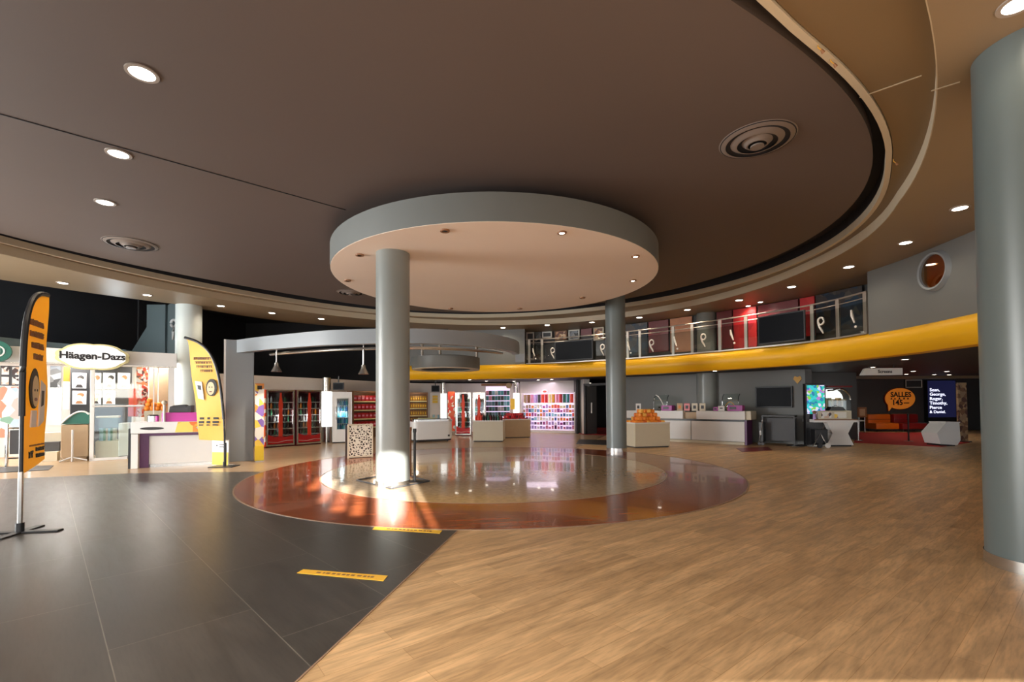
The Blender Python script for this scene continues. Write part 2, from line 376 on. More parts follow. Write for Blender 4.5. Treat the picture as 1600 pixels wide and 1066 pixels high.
# ------------------------------------------------------------------ ceilings
PC = Vector((-1.6, 10.4))
HD = [8.196, -0.493, -0.565, 0.176, 0.786, 0.257, -0.399]
HA = [8.469, -0.399, -0.505, 0.181, 0.875, 0.342, -0.19]
HB = [8.952, -0.197, -0.441, -0.1, 0.822, 0.105, -0.042]
def har(h, t): return h[0]+sum(h[2*k-1]*cos(k*t)+h[2*k]*sin(k*t) for k in (1, 2, 3))
def rD(t): return har(HD, t)
def rA(t): return max(har(HA, t), rD(t)+0.06)
def rB(t): return max(har(HB, t), rA(t)+0.22)
NT = 160
TH = [2*pi*i/NT for i in range(NT)]
def pol(f, d=0.0): return [(PC.x+(f(t)+d)*cos(t), PC.y+(f(t)+d)*sin(t)) for t in TH]
def annulus(name, f0, f1, z, m, th=0.03):
    b = MB(); A = [f0(t) for t in TH]; B = [f1(t) for t in TH]
    def ring(rr, zz): return [b.bm.verts.new((PC.x+r*cos(t), PC.y+r*sin(t), zz)) for r, t in zip(rr, TH)]
    rings = [ring(A, z), ring(B, z), ring(B, z+th), ring(A, z+th)]
    for j in range(4):
        P, Q = rings[j], rings[(j+1) % 4]
        for i in range(NT): b.bm.faces.new((P[i], P[(i+1) % NT], Q[(i+1) % NT], Q[i]))
    return struct(b.build(name, m))
struct(MB().prism([(PC.x+(rD(t)-0.10-0.22*max(0, cos(t-2.1)))*cos(t), PC.y+(rD(t)-0.10-0.22*max(0, cos(t-2.1)))*sin(t)) for t in TH], 5.0, 5.16).build('ceiling', 'ceiling_brown'))
struct(MB().prism(pol(rD, 0.6), 5.22, 5.3).build('ceiling_recess', 'ceiling_black'))  # recess painted black to carry the shadow around the panel
annulus('ceiling_recess_side', lambda t: rA(t)-0.01, lambda t: rA(t)+0.07, 5.02, 'ceiling_black', 0.22)  # upper side of the gap, painted black for the same shadow
annulus('ceiling_cove_lip', lambda t: rA(t)-0.02, lambda t: rA(t)+0.05, 4.88, 'cove', 0.14)
annulus('ceiling_ring', lambda t: rA(t)+0.06, lambda t: rB(t)+0.02, 4.90, 'soffit_gold', 0.05)
annulus('ceiling_step', lambda t: rB(t)-0.01, lambda t: rB(t)+0.02, 4.705, 'cove', 0.195)
def rectr(t):
    dx, dy = cos(t), sin(t); c = []
    if dx > 1e-6: c.append((26-PC.x)/dx)
    if dx < -1e-6: c.append((-16-PC.x)/dx)
    if dy > 1e-6: c.append((28-PC.y)/dy)
    if dy < -1e-6: c.append((-1.2-PC.y)/dy)
    return min(c)
OL = [(-13.6, 9.6)] + [tuple(Z(a, b, 4.7)[:2]) for a, b in [(0, 437), (100, 452), (200, 466), (280, 476), (345, 488), (420, 499), (500, 508), (580, 512), (700, 514)]]
OP = sorted((atan2(y-PC.y, x-PC.x), hypot(x-PC.x, y-PC.y)) for x, y in OL)
OP = [(a if a > 0 else a+2*pi, r) for a, r in OP]; OP.sort()
def rO(t):
    t = t % (2*pi)
    if t < OP[0][0] or t > OP[-1][0]: return rectr(t)
    for (a, r), (b, q) in zip(OP, OP[1:]):
        if a <= t <= b: return r+(q-r)*(t-a)/(b-a)
annulus('ceiling_soffit', lambda t: rB(t)+0.0, rO, 4.70, 'soffit', 0.12)
struct(MB().box(-16, 26, -1.2, 28, 6.4, 6.5).build('ceiling_void', 'navy_black'))
a_, b_ = Z(0, 178, 4.999), Z(540, 328, 4.999); dn = (b_-a_).normalized(); nn_ = Vector((-dn.y, dn.x, 0))*0.008; a_ = a_-dn*3
struct(MB().prism([(q.x, q.y) for q in (a_+nn_, a_-nn_, b_-nn_, b_+nn_)], 4.992, 5.0).build('trim_4', 'ceiling_black'))
for i, (u, v, z) in enumerate([((1343, 152), (1440, 118), 4.898), ((1455, 142), (1500, 128), 4.698)]):
    a_, b_ = Z(*u, z), Z(*v, z); dn = (b_-a_).normalized(); nn_ = Vector((-dn.y, dn.x, 0))*0.009
    struct(MB().prism([(q.x, q.y) for q in (a_+nn_, a_-nn_, b_-nn_, b_+nn_)], z-0.004, z).build('trim_%d' % (5+i), 'cove'))

# ------------------------------------------------------------------ shell
struct(MB().box(-16, 26, 28, 28.2, 0, 6.5).build('wall_back', 'navy_black'))
struct(MB().box(26, 26.2, -1.2, 28, 0, 6.5).build('wall_right', 'charcoal_wall'))
b = MB(); b.box(-16.2, -16, -1.2, 28, 0, 0.3); b.box(-16.2, -16, -1.2, 28, 4.5, 6.5); b.box(-16.2, -16, 8.6, 28, 0.3, 4.5)
for y in range(-1, 9, 2): b.box(-16.2, -16, y, y+0.12, 0.3, 4.5)
struct(b.build('wall_left', 'navy_black'))
# facade behind the photographer: low shopfront glazing and high transom slots shaped to throw the sun patches
b = MB()
b.box(-16, 26, -1.4, -1.2, 0, 0.15); b.box(-16, 26, -1.4, -1.2, 1.55, 2.7); b.box(-16, 26, -1.4, -1.2, 4.68, 6.5)
for x in range(-16, 26, 2): b.box(x, x+0.14, -1.4, -1.2, 0.15, 1.55)
HOLES = [(-2.36, -2.22, 4.45, 4.66), (-1.12, -1.0, 3.95, 4.2), (-0.80, -0.56, 3.75, 4.45), (-0.50, -0.30, 3.35, 4.25), (-0.26, 0.0, 3.1, 4.0), (0.04, 0.26, 3.0, 3.8), (0.36, 0.98, 2.75, 4.5), (1.05, 1.17, 2.75, 4.3)]
x = -16
for h in HOLES:
    b.box(x, h[0], -1.4, -1.2, 2.7, 4.68)
    b.box(h[0], h[1], -1.4, -1.2, 2.7, h[2])
    b.box(h[0], h[1], -1.4, -1.2, h[3], 4.68)
    x = h[1]
b.box(x, 26, -1.4, -1.2, 2.7, 4.68)
struct(b.build('wall_front', 'white_wall'))

# ------------------------------------------------------------------ central canopy and columns
t = thing('ceiling_canopy', 'large round drop ceiling with cream underside and grey rim above the floor circle', 'canopy', (-0.346, 10.66, 0))
CR = 3.56
MB().lathe([(CR, 4.29), (CR, 4.75), (CR-0.08, 4.77), (CR-0.08, 4.31)], n=96, close=True).build('rim', 'canopy_grey', t, True)
MB().lathe([(0.0001, 4.30), (CR-0.01, 4.285), (CR-0.01, 4.31), (0.0001, 4.32)], n=96).build('underside', 'canopy_cream', t, True)
MB().cyl(0, 0, 4.6, 4.77, CR-0.1, n=64).build('top_plate', 'dark_grey', t)
MB().cyl(0, 0, 4.77, 5.0, 2.6, n=48).build('hanger', 'black', t)
for i, (px, py, on) in enumerate([(695, 360, 0), (878, 363, 1), (993, 400, 1), (989, 438, 1), (910, 465, 0), (812, 482, 0), (704, 482, 0), (543, 438, 0), (562, 398, 0)]):
    q = Z(px, py, 4.285) - Vector((-0.346, 10.66, 0))
    f = MB().lathe([(0.045, 4.262), (0.075, 4.262), (0.08, 4.287), (0.045, 4.287)], (q.x, q.y), 20, True).build('recessed_spot', 'wood_brown', t)
    MB().cyl(q.x, q.y, 4.268, 4.284, 0.044, n=16).build('lens', 'lamp_on' if on else 'black_gloss', f)  # spots are unlit; some lenses glow to stand in for glints
def column(name, label, x, y, r, top, m='column_grey', ring=True):
    t = thing(name, label, 'column', (x, y, 0))
    MB().cyl(0, 0, 0.10 if ring else 0, top, r, n=64).build('shaft', m, t, True)
    if ring: MB().cyl(0, 0, 0.0, 0.105, r+0.008, n=64).build('base_ring', 'steel', t, True)
    return t
column('round_column', 'grey round column with sunlit foot, holding up the round drop ceiling', -2.20, 8.63, 0.305, 4.288)
column('round_column', 'plain grey round column behind the drop ceiling, beside the orange-filled bin', 3.23, 14.5, 0.305, 5.0, 'column_grey_dimmed')
column('round_column', 'huge grey round column with painted shade at the right edge of the view', 4.74, 4.17, 0.40, 4.7, 'column_blue')
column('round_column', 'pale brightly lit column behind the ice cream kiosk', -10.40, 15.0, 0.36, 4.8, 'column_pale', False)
column('round_column', 'slim grey column against the wall behind the long white service counter', 7.62, 18.28, 0.37, 2.62, ring=False)

# ------------------------------------------------------------------ mezzanine
BP = [(8.5, -1.0), (8.5, 3.5), (8.62, 7.5), (8.80, 9.1), (8.90, 10.84), (8.60, 12.9), (7.60, 14.6), (6.20, 16.3), (4.56, 17.9), (3.0, 19.0), (1.42, 19.85), (-1.1, 20.35), (-3.2, 20.5), (-5.1, 20.5)]
BP = smooth_path(BP, 10)            # runs from near right to far left; left-hand normal points into the hall
def band_at(px):
    best = None
    for i in range(len(BP)-1):
        s0 = BP[i][0]/BP[i][1]; s1 = BP[i+1][0]/BP[i+1][1]; s = ray(px, 560); s = s.x/s.y
        if BP[i][1] > 6 and (s0-s)*(s1-s) <= 0 and s0 != s1:
            k = (s0-s)/(s0-s1); p0, p1 = Vector(BP[i]), Vector(BP[i+1]); q = p0.lerp(p1, k)
            best = (q, p1-p0, i)
    q, d, i = best
    return q, atan2(-d.y, -d.x), i    # angle of the direction running left to right as seen from the hall
prof = [(0.0, 2.56), (0.10, 2.64), (0.165, 2.76), (0.18, 2.88), (0.15, 3.0), (0.08, 3.10), (-0.02, 3.17), (-0.35, 3.17), (-0.35, 2.56)]
t = MB().sweep(BP, prof).build('balcony_fascia', 'yellow_band', smooth=True)
struct(t)
slab = [(x, y) for x, y in BP]
inner = MB().sweep(BP, [(-0.3, 2.62), (-0.3, 3.1), (-0.36, 3.1), (-0.36, 2.62)]); inner.bm.free()
struct(MB().prism([(x, y) for x, y in BP] + [(-5.3, 28), (26, 28), (26, -1)], 2.62, 3.08).build('ceiling_mezzanine', 'slab_under'))
# upper walls
qa, _, ia = band_at(820); qb, _, ib = band_at(1360)
def wall_on(path, o0, o1, z0, z1, name, m):
    return struct(MB().sweep(path, [(o0, z0), (o0, z1), (o1, z1), (o1, z0)]).build(name, m, smooth=True))
wall_on([tuple(qa)] + BP[ia+1:], -0.02, -0.2, 3.15, 4.7, 'wall_upper_left', 'grey_wall')
wall_on(BP[:ib+1] + [tuple(qb)], 0.03, -0.15, 3.12, 4.7, 'wall_upper_right', 'grey_wall')
UB = []
for i in range(20, len(BP)):
    a_, b_ = Vector(BP[max(i-1, 0)]), Vector(BP[min(i+1, len(BP)-1)]); d_ = (b_-a_).normalized()
    UB.append((BP[i][0]+d_.y*1.05, BP[i][1]-d_.x*1.05))
wall_on(UB, 0, -0.15, 3.08, 4.7, 'wall_upper_back', 'charcoal_wall')
struct(MB().box(0.42, 0.52, 20.15, 21.1, 3.08, 4.7).build('wall_upper_side', 'charcoal_wall'))
def upper_at(px):
    s = ray(px, 500); s = s.x/s.y
    for i in range(len(UB)-1):
        s0 = UB[i][0]/UB[i][1]; s1 = UB[i+1][0]/UB[i+1][1]
        if (s0-s)*(s1-s) <= 0:
            k = (s0-s)/(s0-s1+1e-9); p0, p1 = Vector(UB[i]), Vector(UB[i+1]); d = p1-p0
            return p0.lerp(p1, k), atan2(-d.y, -d.x)
# displays and posters along the balcony's back wall
def upper_panel(px0, px1, py0, py1, m, label, name='wall_poster', cat='poster', depth=0.06, frame=None):
    a, _ = upper_at(px0); b_, _ = upper_at(px1); d = b_-a; ang = atan2(d.y, d.x); w = d.length; cy_ = (a.y+b_.y)/2-0.1; pm = (px0+px1)/2
    z0, z1 = max(3.1, hz(pm, py1, cy_)), min(4.68, hz(pm, py0, cy_))
    t = thing(name, label, cat, (a.x, a.y, 0), ang)
    MB().box(0, w, -depth-0.05, -0.05, z0, z1, bev=0.008).build('panel', m, t)
    if frame:
        f = 0.05; bb = MB(); bb.box(0, w, -depth-0.08, -depth-0.03, z1-f, z1); bb.box(0, w, -depth-0.08, -depth-0.03, z0, z0+f)
        bb.box(0, f, -depth-0.08, -depth-0.03, z0, z1); bb.box(w-f, w, -depth-0.08, -depth-0.03, z0, z1); bb.build('frame', frame, t)
    return t
upper_panel(823, 835, 512, 562, 'poster_dark', 'black film poster with white edge at the left end of the balcony wall', frame='logo_white')
upper_panel(837, 846, 512, 562, 'poster_grey', 'narrow grey and white picture strip, second along the balcony wall')
upper_panel(848, 863, 512, 528, 'dark_grey', 'small dark poster with white lower edge, third along the balcony wall', frame='logo_white')
upper_panel(868, 887, 511, 532, 'poster_warm', 'warm peach coloured glowing poster above the far balcony screen', frame='wood_brown')
upper_panel(890, 907, 510, 531, 'poster_grey', 'small black and grey poster in a white frame above the far balcony screen', frame='logo_white')
upper_panel(909, 926, 505, 524, 'dark_red', 'small dark red poster between the grey framed one and the orange one')
upper_panel(929, 945, 506, 532, 'poster_warm', 'orange red poster just left of the second column', frame='cream')
upper_panel(981, 1013, 500, 556, 'poster_dark', 'dark blue green picture wall right of the second column')
upper_panel(1015, 1046, 497, 550, 'dark_red', 'dark red panel between the dark picture wall and the salmon poster')
upper_panel(1049, 1083, 492, 550, 'salmon', 'tall salmon coloured poster left of the slim upper column')
upper_panel(1122, 1146, 484, 545, 'dark_red', 'dark red panel right of the slim upper column')
upper_panel(1148, 1184, 476, 545, 'poster_red', 'bright red wall panel left of the large balcony screen')
upper_panel(1187, 1250, 462, 530, 'dark_red', 'wide dark red wall panel behind the large balcony screen')
upper_panel(1253, 1276, 455, 525, 'poster_red', 'bright red wall panel right of the large balcony screen')
upper_panel(1279, 1352, 430, 515, 'poster_dark', 'black and blue picture wall at the right end of the balcony')
a_, g_ = upper_at(1102); t = thing('round_pilaster', 'pale grey round pilaster on the balcony between the salmon and red panels', 'pilaster', (a_.x, a_.y-0.1, 0), g_)
MB().cyl(0, 0, 3.08, 4.695, 0.33, n=40).build('shaft', 'column_grey', t, True); MB().cyl(0, 0, 3.08, 3.2, 0.345, n=40).build('foot_ring', 'portal_grey', t, True)
# railing on the fascia
def rail_run(px0, px1, label, posts, marks):
    q0, a0, i0 = band_at(px0); q1, a1, i1 = band_at(px1)
    lo, hi = min(i0, i1), max(i0, i1)
    path = [tuple(q1)] + BP[lo+1:hi+1] + [tuple(q0)]
    t = thing('balcony_railing', label, 'railing', (0, 0, 0))
    for nm, z, r in (('handrail', 4.23, 0.022), ('middle_rail', 4.08, 0.014)):
        MB().tube([(x, y, z) for x, y in path], r, 8).build(nm, 'rail_metal', t, True)
    MB().sweep(path, [(0.03, 3.17), (0.03, 3.21), (-0.03, 3.21), (-0.03, 3.17)]).build('bottom_rail', 'rail_metal', t)
    g = MB().sweep(path, [(0.015, 3.22), (0.015, 3.98), (0.003, 3.98), (0.003, 3.22)]).build('glass_panel', 'rail_glass', t, True)
    for px in posts:
        q, a, _ = band_at(px); m = Matrix.Translation((q.x, q.y, 0)) @ Matrix.Rotation(a, 4, 'Z')
        MB().box(-0.05, 0.05, -0.012, 0.05, 3.16, 4.22, m, bev=0.006).build('post', 'rail_metal', t)
    for px, kind in marks:
        q, a, _ = band_at(px); m = Matrix.Translation((q.x, q.y, 0)) @ Matrix.Rotation(a, 4, 'Z') @ Matrix.Translation((0, -0.03, 0))
        bb = MB()
        if kind == 'p':
            ring = [(0.11*cos(u), 0, 3.83+0.13*sin(u)) for u in [2*pi*k/16 for k in range(-4, 13)]]
            ring = [(x*.75, y, 3.72+(z-3.83)*.75) for x, y, z in ring]
            bb.tube(ring, 0.025, 6, m); bb.tube([(-0.07, 0, 3.68), (-0.04, 0, 3.56), (0.03, 0, 3.44), (0.06, 0, 3.37)], [0.03, 0.03, 0.025, 0.015], 6, m)
        else:
            bb.tube([(-0.09, 0, 3.85), (-0.07, 0, 3.7), (0.0, 0, 3.5)], [0.022, 0.036, 0.018], 6, m); bb.sph((0.03, 0, 3.40), 0.036, 0.02, 0.036, 10, m)
        bb.build('white_mark', 'logo_white', g, True)
    return t
rail_run(822, 1356, 'long steel and glass balcony railing with white curl marks along the yellow band', [827, 847, 981, 1000, 1052, 1082, 1125, 1166, 1270, 1310, 1353],
         [(836, 'i'), (864, 'p'), (942, 'p'), (985, 'i'), (1019, 'p'), (1058, 'i'), (1100, 'p'), (1147, 'i'), (1285, 'p'), (1338, 'i')])
def rail_tv(px0, px1, z0, z1, label, lean=0.12):
    a, aa, _ = band_at(px0); c, ac, _ = band_at(px1); d = c-a; ang = atan2(d.y, d.x); w = d.length
    t = thing('balcony_screen', label, 'screen', (a.x, a.y, 0), ang)
    m = Matrix.Translation((0, -0.13, z0)) @ Matrix.Rotation(lean, 4, 'X')
    MB().box(0, w, -0.05, 0, 0, z1-z0, m, bev=0.01).build('casing', 'black', t)
    MB().box(0.04, w-0.04, -0.056, -0.048, 0.04, z1-z0-0.04, m).build('display', 'tv_screen', t)
    MB().box(w*0.3, w*0.35, -0.13, 0.05, 0.1, z1-z0-0.1).build('bracket', 'dark_grey', t, loc=(0, 0, z0))
rail_tv(1190, 1264, 3.24, 4.1, 'large dark screen hung on the balcony railing at right, in front of red panels', 0.0)
rail_tv(870, 929, 3.24, 4.05, 'small dark screen hung on the far balcony railing left of the second column', 0.0)
# porthole
q, a, _ = band_at(1467); m = Matrix.Translation((q.x, q.y, 4.2)) @ Matrix.Rotation(a, 4, 'Z') @ Matrix.Rotation(pi/2, 4, 'X')
t = thing('window_1', 'round porthole window with pale frame and amber glass in the upper grey wall', 'window', (0, 0, 0)); t['kind'] = 'structure'
b = MB().lathe([(0.34, 0.03), (0.34, 0.10), (0.38, 0.11), (0.42, 0.03)], n=40, close=True)
for v in b.bm.verts: v.co = m @ v.co
b.build('window_frame', 'portal_grey', t, True)
MB().cyl(0, 0, 0.032, 0.05, 0.34, n=40, m=m).build('window_pane', 'amber_glass', t)
MB().cyl(0, 0, 0.022, 0.031, 0.34, n=40, m=m).build('backing', 'gold', t)

# ------------------------------------------------------------------ ground floor walls
def wallseg(name, p0, p1, z0, z1, m, th=0.12):
    return struct(MB().sweep([p0, p1], [(0, z0), (0, z1), (th, z1), (th, z0)]).build(name, m))
SHOP = [(-9.9, 15.4), (-9.3, 16.6), (-8.1, 18.5), (-7.1, 20.2), (-6.0, 22.6), (-4.6, 24.1), (-1.5, 24.7), (0.42, 24.9)]
wall_on(smooth_path(SHOP, 6), 0.0, 0.15, 0, 2.55, 'wall_shop', 'white_wall')
wallseg('wall_candy', (0.42, 24.55), (3.25, 23.35), 0, 2.62, 'white_wall', 0.3)
wallseg('wall_pier', (3.22, 23.3), (3.42, 22.3), 0, 2.62, 'white_wall', 0.3)
wallseg('wall_grey', (4.55, 21.05), (10.18, 16.21), 0, 2.62, 'grey_wall', 0.25)
wallseg('wall_grey_end', (10.18, 16.21), (10.9, 18.3), 0, 2.62, 'charcoal_wall', -0.2)
wallseg('wall_lounge_left', (10.9, 18.3), (13.5, 18.3), 0, 2.62, 'charcoal_wall', 0.2)
wallseg('wall_lounge_side', (13.5, 18.3), (14.9, 23.7), 0, 2.62, 'charcoal_wall', 0.2)
wallseg('wall_lounge', (14.9, 23.7), (26, 23.7), 0, 2.62, 'charcoal_wall', 0.2)
# dark doorway with passage
b = MB(); b.box(3.1, 3.2, 22.6, 27.8, 0, 2.62); b.box(5.6, 5.7, 21.3, 27.8, 0, 2.62); b.box(3.1, 5.7, 27.7, 27.8, 0, 2.62); struct(b.build('wall_passage', 'black'))
flat('floor_passage', [(3.3, 21.9), (4.7, 21.0), (5.6, 21.3), (5.6, 27.7), (3.2, 27.7), (3.2, 22.8)], 0.012, 'carpet_red')
t = thing('door_1', 'open dark double doorway with white pull handle right of the sweets wall', 'door', (3.42, 22.2, 0), R(-38)); t['kind'] = 'structure'
MB().box(0, 0.09, -0.05, 0.1, 0, 2.35).box(1.42, 1.5, -0.05, 0.1, 0, 2.35).box(0, 1.5, -0.05, 0.1, 2.3, 2.4).build('door_frame', 'dark_grey', t)
MB().box(0.0, 0.55, -0.02, 0.02, 0.02, 2.28, Matrix.Translation((0.1, 0.05, 0)) @ Matrix.Rotation(R(60), 4, 'Z')).build('door_leaf', 'charcoal_wall', t)
MB().box(0.42, 0.47, -0.10, -0.05, 1.0, 1.5, bev=0.01).build('door_handle', 'white', t)
flat('floor_mat', [tuple(G(*q)[:2]) for q in [(900, 694), (950, 696), (948, 688), (905, 687)]], 0.012, 'black', 0.008)

# ------------------------------------------------------------------ downlights
_dl = None
def downlight(p, label, r=0.11, energy=60, color=(1.0, 0.82, 0.60), group=None, spot=2.6, m='lamp_on'):
    t = thing('ceiling_downlight', label, 'ceiling light', p, 0, group)
    MB().lathe([(r, -0.012), (r+0.035, -0.012), (r+0.035, 0.003), (r, 0.003)], n=24, close=True).build('trim_ring', 'lamp_trim', t, True)
    MB().cyl(0, 0, -0.010, 0.001, r, n=24).build('lens', m, t)
    if energy > 0:
        lamp('SPOT', 'downlight_lamp', (0, 0, -0.03), energy, color, parent=t, spot_size=spot, spot_blend=0.8, shadow_soft_size=0.08)
    return t
LS = [(98, 442), (230, 461), (345, 478), (425, 489), (502, 498), (786, 512), (855, 508), (925, 503.5), (999, 496), (1074, 484), (1155, 469), (1237, 448), (1326, 417), (1415, 379), (1500, 325), (1592, 5)]
for i, (px, py) in enumerate(LS):
    lab = ('lit downlight in the lower ceiling ring, %s from the left' % ORD[i])
    if i == 15: lab = 'lit downlight in the ceiling at the very top right corner, over the huge column'
    if i == 14: lab = 'lit downlight half hidden beside the huge right column, over the porthole wall'
    downlight(Z(px, py, 4.698), lab, 0.10, 70 if i < 5 else (70 if i < 11 else (35 if i < 14 else 14)))
for i, (px, py, w_) in enumerate([(222, 114, 'largest and nearest'), (185, 240, 'middle'), (164, 316, 'smallest and farthest')]):
    downlight(Z(px, py, 4.998), '%s of three lit downlights in a line on the dark ceiling, at left' % w_, 0.115, 90)
LM = [(650, 592), (713, 592.5), (734, 593.3), (760, 595.5), (803, 595.8), (841, 593.7), (862, 592.8), (917, 593), (922, 603), (1028, 584), (1117, 579.5), (1287, 587), (1363, 573.8), (1414, 561.5), (1430, 552), (1427, 580), (1416, 584.8), (1406, 588.7), (1479.5, 580.2), (1460, 585.3), (1483, 585.6)]
WH = ['above the freezer', 'above the far drinks cooler', 'above the red swirl panel', 'above the white display shelves', 'above the red heap bin', 'above the left of the sweets wall', 'above the right of the sweets wall', 'outside the dark doorway', 'inside the dark doorway', 'above the orange-filled bin', 'above the white service counter', 'above the bright green poster screen', 'beside the hanging white sign', 'second nearest, over the right lounge entrance', 'front right, just under the yellow band',
      'right of the hanging sign, nearest of three', 'right of the hanging sign, middle of three', 'right of the hanging sign, lowest of three', 'above the blue lettering screen, nearest', 'above the orange bubble sign, right of it', 'above the blue lettering screen, farther']
for i, (px, py) in enumerate(LM):
    q = Z(px, py, 2.618)
    if q.y > 27: q = Vector((q.x*26.5/q.y, 26.5, 2.618))
    downlight(q, 'small lit downlight under the balcony, ' + WH[i], 0.075, (45 if i < 7 else (12 if i < 11 else 30)), spot=2.7)

for i, (px, py, w_) in enumerate([(1169, 478, 'above the red wall panel'), (1188, 472, 'above the dark red wall panel')]):
    downlight(Z(px, py, 4.698), 'small lit downlight deep over the balcony floor, ' + w_, 0.07, 60, (1, .88, .74))

# ceiling diffusers
def diffuser(p, r, label):
    t = thing('ceiling_air_vent', label, 'air vent', p)
    for k, (a, b_, z0, z1) in enumerate([(1.0, 0.86, -0.01, -0.03), (0.70, 0.56, -0.02, -0.05), (0.40, 0.28, -0.03, -0.07)]):
        MB().lathe([(r*a, z0+0.01), (r*b_, z1), (r*(b_-0.04), z1), (r*(a-0.05), z0+0.01)], n=40, close=True).build('ring', 'lamp_trim' if k == 9 else 'vent_brown', t, True)
    MB().cyl(0, 0, -0.012, 0.001, r*0.97, n=40).build('backing', 'ceiling_black', t)
    MB().cyl(0, 0, -0.10, -0.08, r*0.18, n=24).build('centre_disc', 'vent_brown', t)
mat('vent_brown', (0.20, 0.165, 0.145), 0.35, noise=0.05)
diffuser(Z(1183, 219, 4.999), 0.47, 'round ringed air vent in the dark ceiling at right')
diffuser(Z(205, 381, 4.999), 0.50, 'round ringed air vent in the dark ceiling at left')
diffuser(Z(548, 457, 4.999), 0.42, 'round air vent in the dark ceiling, half hidden behind the drop ceiling')
# little spot heads on the cove lip
for (px, py, lab) in [(1278, 74, 'small brass spot head on the ceiling rim, upper of the pair'), (1298, 96, 'small brass spot head on the ceiling rim, lower of the pair'), (1396, 252, 'small brass spot head on the ceiling rim, farthest right')]:
    q = Z(px, py, 4.86)
    t = thing('rim_spotlight', lab, 'spotlight', q)
    MB().tube([(0, 0, 0.03), (0, 0, 0.0), (0.04, 0, -0.03)], 0.006, 6).build('arm', 'gold', t)
    MB().tube([(0.03, 0, -0.02), (0.06, 0.01, -0.045)], [0.009, 0.016], 10).build('head', 'wood_brown', t)

# ------------------------------------------------------------------ portal with curved beam, hanging drum
t = thing('portal_frame', 'grey portal with square pillar and long curved beam framing the shop', 'portal', (0, 0, 0))
a, ang, w = edge(352, 722.5, 396, 720)
MB().box(0, w, 0, 0.5, 0, 3.22, Matrix.Translation(a) @ Matrix.Rotation(ang, 4, 'Z'), bev=0.01).build('pillar', 'portal_grey', t)
m = Matrix.Translation(a) @ Matrix.Rotation(ang, 4, 'Z')
MB().box(-0.05, -0.003, 0.0, 0.5, 0, 3.22, m).build('pillar_edge', 'white', t)  # left side of the pillar, its light painted in as white
beam = smooth_path([(-7.30, 12.36), (-6.45, 11.85), (-5.35, 11.3), (-4.3, 10.85), (-3.2, 10.65), (-2.2, 10.65), (-1.3, 10.95), (-0.5, 11.6), (0.05, 12.5), (0.22, 13.3)], 8)
MB().sweep(beam, [(0, 2.88), (0, 3.22), (0.18, 3.22), (0.18, 2.88)]).build('beam', 'portal_grey', t, True)
MB().tube([(x, y+0.6, 2.84) for x, y in beam[8:60]], 0.035, 8).build('light_rail', 'steel', t, True)
MB().box(0.10, 0.36, 13.2, 13.35, 2.66, 2.9).build('end_bracket', 'portal_grey', t)
def pendant(px, ytop, ybot, depth, label):
    q = ray(px, ybot); k = depth/q.y; x = q.x*k; zb = hz(px, ybot, depth); zt = hz(px, ytop, depth)
    t = thing('hanging_spotlight', label, 'hanging lamp', (x, depth, 0))
    MB().tube([(0, 0, zt+0.25), (0, 0, zb+0.18)], 0.018, 8).build('rod', 'steel', t)
    MB().lathe([(0.02, zb+0.24), (0.05, zb+0.22), (0.055, zb+0.15), (0.075, zb+0.11), (0.13, zb), (0.12, zb)], n=20).build('lamp_shade', 'steel', t, True)
    MB().box(-0.05, 0.05, -0.12, 0.5, zt+0.22, zt+0.26).build('bracket', 'dark_grey', t)
    lamp('SPOT', 'pendant_lamp', (0, 0, zb-0.02), 160, (1, .86, .7), parent=t, spot_size=2.2, spot_blend=.6, shadow_soft_size=.06)
pendant(432, 553, 581, 11.9, 'hanging metal spotlight at the left of the portal beam')
pendant(568, 545, 585, 11.3, 'hanging metal spotlight right next to the sunlit grey column')
q = ray(697, 578); yy = 16.5; xx = q.x*yy/q.y
t = thing('hanging_drum', 'round grey drum hung over the shop, with dark opening below', 'hanging drum', (xx, yy, 0))
MB().lathe([(1.17, 2.70), (1.19, 2.74), (1.19, 3.10), (1.10, 3.12), (1.0, 3.05), (0.86, 2.70)], n=56, close=True).build('drum', 'canopy_grey', t, True)
MB().lathe([(0.88, 2.685), (1.18, 2.685), (1.18, 2.705), (0.88, 2.705)], n=56, close=True).build('rim', 'cream', t)
MB().cyl(0, 0, 3.0, 3.03, 1.0, n=40).build('top_plate', 'black', t)
for dx, dz in ((-0.92, 3.45), (-0.28, 3.62), (1.05, 3.55)):
    r_ = MB().tube([(dx, 0.35, 3.05), (dx, 0.35, dz), (dx, 0.35, 3.95)], 0.065, 10).build('hanging_rod', 'steel', t, True)
MB().box(-1.1, 1.2, 0.32, 0.38, 3.9, 3.96).build('cross_bar', 'black', t)

